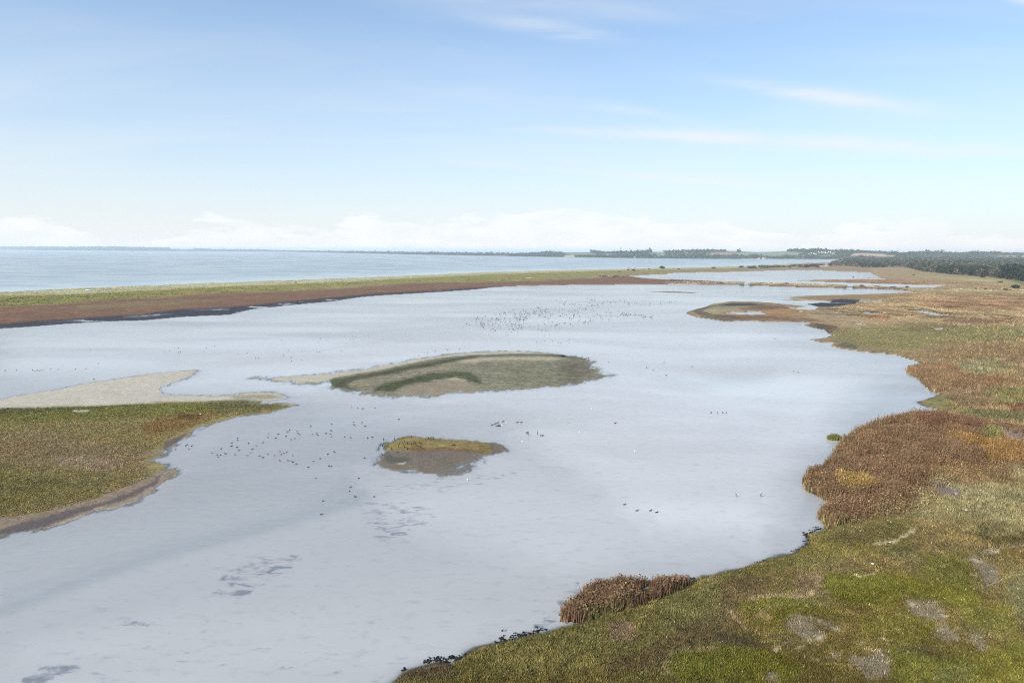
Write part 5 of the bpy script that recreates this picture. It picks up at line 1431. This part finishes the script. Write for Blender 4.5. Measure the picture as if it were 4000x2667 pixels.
for u, v, lab in ((1480, 570, "grey heron wading right of the small island"), (1800, 545, "faint grey heron wading left of the black log")):
    beast("heron", HERON, *m7(u, v), gr.uniform(0, 6), lab, "heron", None, .9, z=-.1)
for px, py, lab in ((2875, 1941, "grey heron wading off the right shore, left of two"), (2972, 1941, "grey heron wading off the right shore, right of two"), (1262, 1192, "grey heron in the shallows below the barrier beach")):
    beast("heron", HERON, px, py, gr.uniform(0, 6), lab, "heron", None, .7, z=-.1)
# cormorant drying its spread wings on the large island
x, y = at(2200, 1398)
cw = add("cormorant", CORM, None, "black cormorant holding its wings spread on the large sand island", "cormorant", None, None, (x, y, float(zat(x, y)[0])))
cw.rotation_euler = (0, 0, -1.57)
for s in (-1, 1):
    bm = bmesh.new()
    top = [(.02, s * .10, .60), (.03, s * .38, .78), (.02, s * .72, .66)]; lowv = [(0, s * .10, .34), (-.02, s * .36, .42), (-.02, s * .66, .40)]
    for th in (0, 1):
        pass
    a = [bm.verts.new(p) for p in top]; b = [bm.verts.new(p) for p in lowv]
    for i in range(2): bm.faces.new((a[i], a[i + 1], b[i + 1], b[i]))
    bmesh.ops.solidify(bm, geom=bm.faces[:], thickness=.035)
    add("wing", bm_mesh("wing", bm, BLACKP), parent=cw)

# the big flock far out on the lagoon
fl = lambda u, v: (1750 + u / 2.613, 1130 + v / 2.613)
grf = np.random.default_rng(42)
FP = [fl(*p) for p in ((100, 390), (280, 285), (500, 255), (720, 180), (950, 180), (1100, 75), (1350, 60), (1650, 120), (1750, 210), (2100, 285), (1900, 300), (1700, 300), (1550, 350), (1350, 360), (1050, 430), (850, 420), (620, 470), (280, 430))]
cand = np.stack([grf.uniform(1780, 2560, 6000), grf.uniform(1150, 1312, 6000)], 1)
cand = cand[sdist(FP, cand[:, 0], cand[:, 1]) > 0]
cl = fbm(cand[:, 0] / 40, cand[:, 1] / 14, 801, 3)
wgt = np.exp(7 * cl)
cand = cand[grf.choice(len(cand), 440, replace=False, p=wgt / wgt.sum())]
line = np.array([fl(u, 142 + 18 * math.sin(u * .01) + grf.normal(0, 9)) for u in grf.uniform(1250, 2330, 70)])
line2 = np.array([fl(u, 255 + (u - 1780) * .09 + grf.normal(0, 12)) for u in grf.uniform(1750, 2100, 40)])
ALLF = np.concatenate([cand, line, line2])
ALLF = ALLF[np.argsort(-ALLF[:, 1])]
nduck = sum(1 for o in C.objects if o.name.startswith("duck"))
NIND = 300 - nduck
for px, py in ALLF[:NIND]:
    beast("duck", DUCK, px, py, grf.uniform(0, 6.28), "far dark duck in the big flock beyond the large sand island", "duck", "big far flock of ducks", .7, z=-.02)
rest = ALLF[NIND:]
dv = np.array([v.co for v in DUCK.vertices]); df = [tuple(p.vertices) for p in DUCK.polygons]
vs, fs = [], []
for px, py in rest:
    x, y = at(px, py); a = grf.uniform(0, 6.28); ca, sa = math.cos(a) * 1.0, math.sin(a) * 1.0
    o_ = len(vs) * len(dv)
    vs.append(np.stack([dv[:, 0] * ca - dv[:, 1] * sa + x, dv[:, 0] * sa + dv[:, 1] * ca + y, dv[:, 2] * 1.0 - .02], 1)); fs += [tuple(i + o_ for i in f) for f in df]
me = bpy.data.meshes.new("far_flock"); me.from_pydata(np.concatenate(vs).tolist(), [], fs); me.materials.append(FEATH)
add("far_flock", me, "stuff", "farthest ducks of the big flock, mere dots on the water", "ducks")

# ------------------------------------------------------------------ small things
LOGM = flat_material("wet_log", (.02, .018, .016), .6, .3, 3); STONEW = flat_material("pale_stone", (.72, .71, .68), .85, .12, 3); SANDL = flat_material("grey_driftwood", (.30, .29, .27), .85, .25, 3)


def log(px, py, length, rad, rz, mat, label, z=0.0):
    x, y = at(px, py)
    me = skin_mesh("driftwood_log", [(-length / 2, 0, rad * .6), (-length * .2, .03, rad * .5), (length * .15, -.04, rad * .7), (length / 2, .05, rad * 1.1), (length * .1, .25, rad * 1.6)], [(0, 1), (1, 2), (2, 3), (2, 4)], [rad * .7, rad, rad, rad * .6, rad * .3], mat)
    o = add("driftwood_log", me, None, label, "log", None, None, (x, y, z)); o.rotation_euler = (0, 0, rz)


def rock(px, py, r, mat, label, name="stone", flat=.7):
    x, y = at(px, py); bm = bmesh.new(); bmesh.ops.create_icosphere(bm, subdivisions=2, radius=r)
    for v in bm.verts:
        v.co *= 1 + .2 * math.sin(v.co.x / r * 3 + px) * math.cos(v.co.y / r * 4 + v.co.z / r * 2); v.co.z *= flat
    add(name, bm_mesh(name, bm, mat), None, label, "stone" if name == "stone" else "boulder", None, None, (x, y, max(0, float(zat(x, y)[0])) + r * flat * .4))


log(2117.5, 1702, .85, .10, .05, LOGM, "short black log lying in the shallow water right of the small island")
log(1773, 1745.5, .95, .09, .1, LOGM, "black log lying in the grass of the small island", .36)
log(2067, 1090, 9.0, .7, -.15, SANDL, "grey driftwood trunk on the grassy middle of the barrier beach", .6)
rock(3334, 1083.5, 1.1, LOGM, "dark boulder at the tip of the mud tongue in the upper lagoon", "boulder")
rock(3407, 2224, .16, STONEW, "white stone in the grass near the straw patch")
rock(3773, 2010, .22, STONEW, "pale stone at the edge of the pale tall grass", flat=.5)
rock(345, 1140, 2.2, STONEW, "white patch of stone low on the left of the barrier beach", flat=.3)

# dark seaweed and clods washed along the near bank
g = np.random.default_rng(120)
E = np.array([p for p in EAST if p[1] > 2040]); seg = np.sqrt(((E[1:] - E[:-1]) ** 2).sum(1)); cum = np.concatenate([[0], np.cumsum(seg)])
t = g.uniform(0, cum[-1], 900); ex = np.interp(t, cum, E[:, 0]); ey = np.interp(t, cum, E[:, 1])
off = np.abs(g.normal(0, 1, 900)) * 16 * np.where(ex < 2250, 1.4, .7)
ex2 = ex - off * .75 * g.uniform(.3, 1.4, 900); ey2 = ey - off * .45
x, y = unproj(ex2, ey2)
m = (fbm(x * .3, y * .3, 900, 3) > -.02) & (zat(x, y) < .12)
x, y = x[m], y[m]; k = x.size
cc = np.repeat(np.array([[.035, .037, .03]]), k, 0)
add("seaweed", plant_mesh("seaweed", [leaf_blobs(x, y, np.full(k, .02), g.uniform(.08, .34, k), g.uniform(.02, .07, k), cc, 10, np.full(k, .09), 121, .1, .3)]), "stuff", "dark seaweed clumps along the near water's edge", "seaweed")

# ------------------------------------------------------------------ haze
bm = bmesh.new(); box(bm, -44000, 44000, -44000, 44000, -4.0, 64.0)
m, nt, out = new_mat("haze")
pv = N(nt, "ShaderNodeVolumePrincipled"); pv.inputs["Color"].default_value = (.88, .95, 1.0, 1); pv.inputs["Density"].default_value = 0.00009
pv.inputs["Anisotropy"].default_value = 0.1
L(nt, pv.outputs[0], out.inputs["Volume"])
add("haze", bm_mesh("haze", bm, m), "stuff")
print("script", round(time.time() - T0, 1), "objects", len(C.objects))
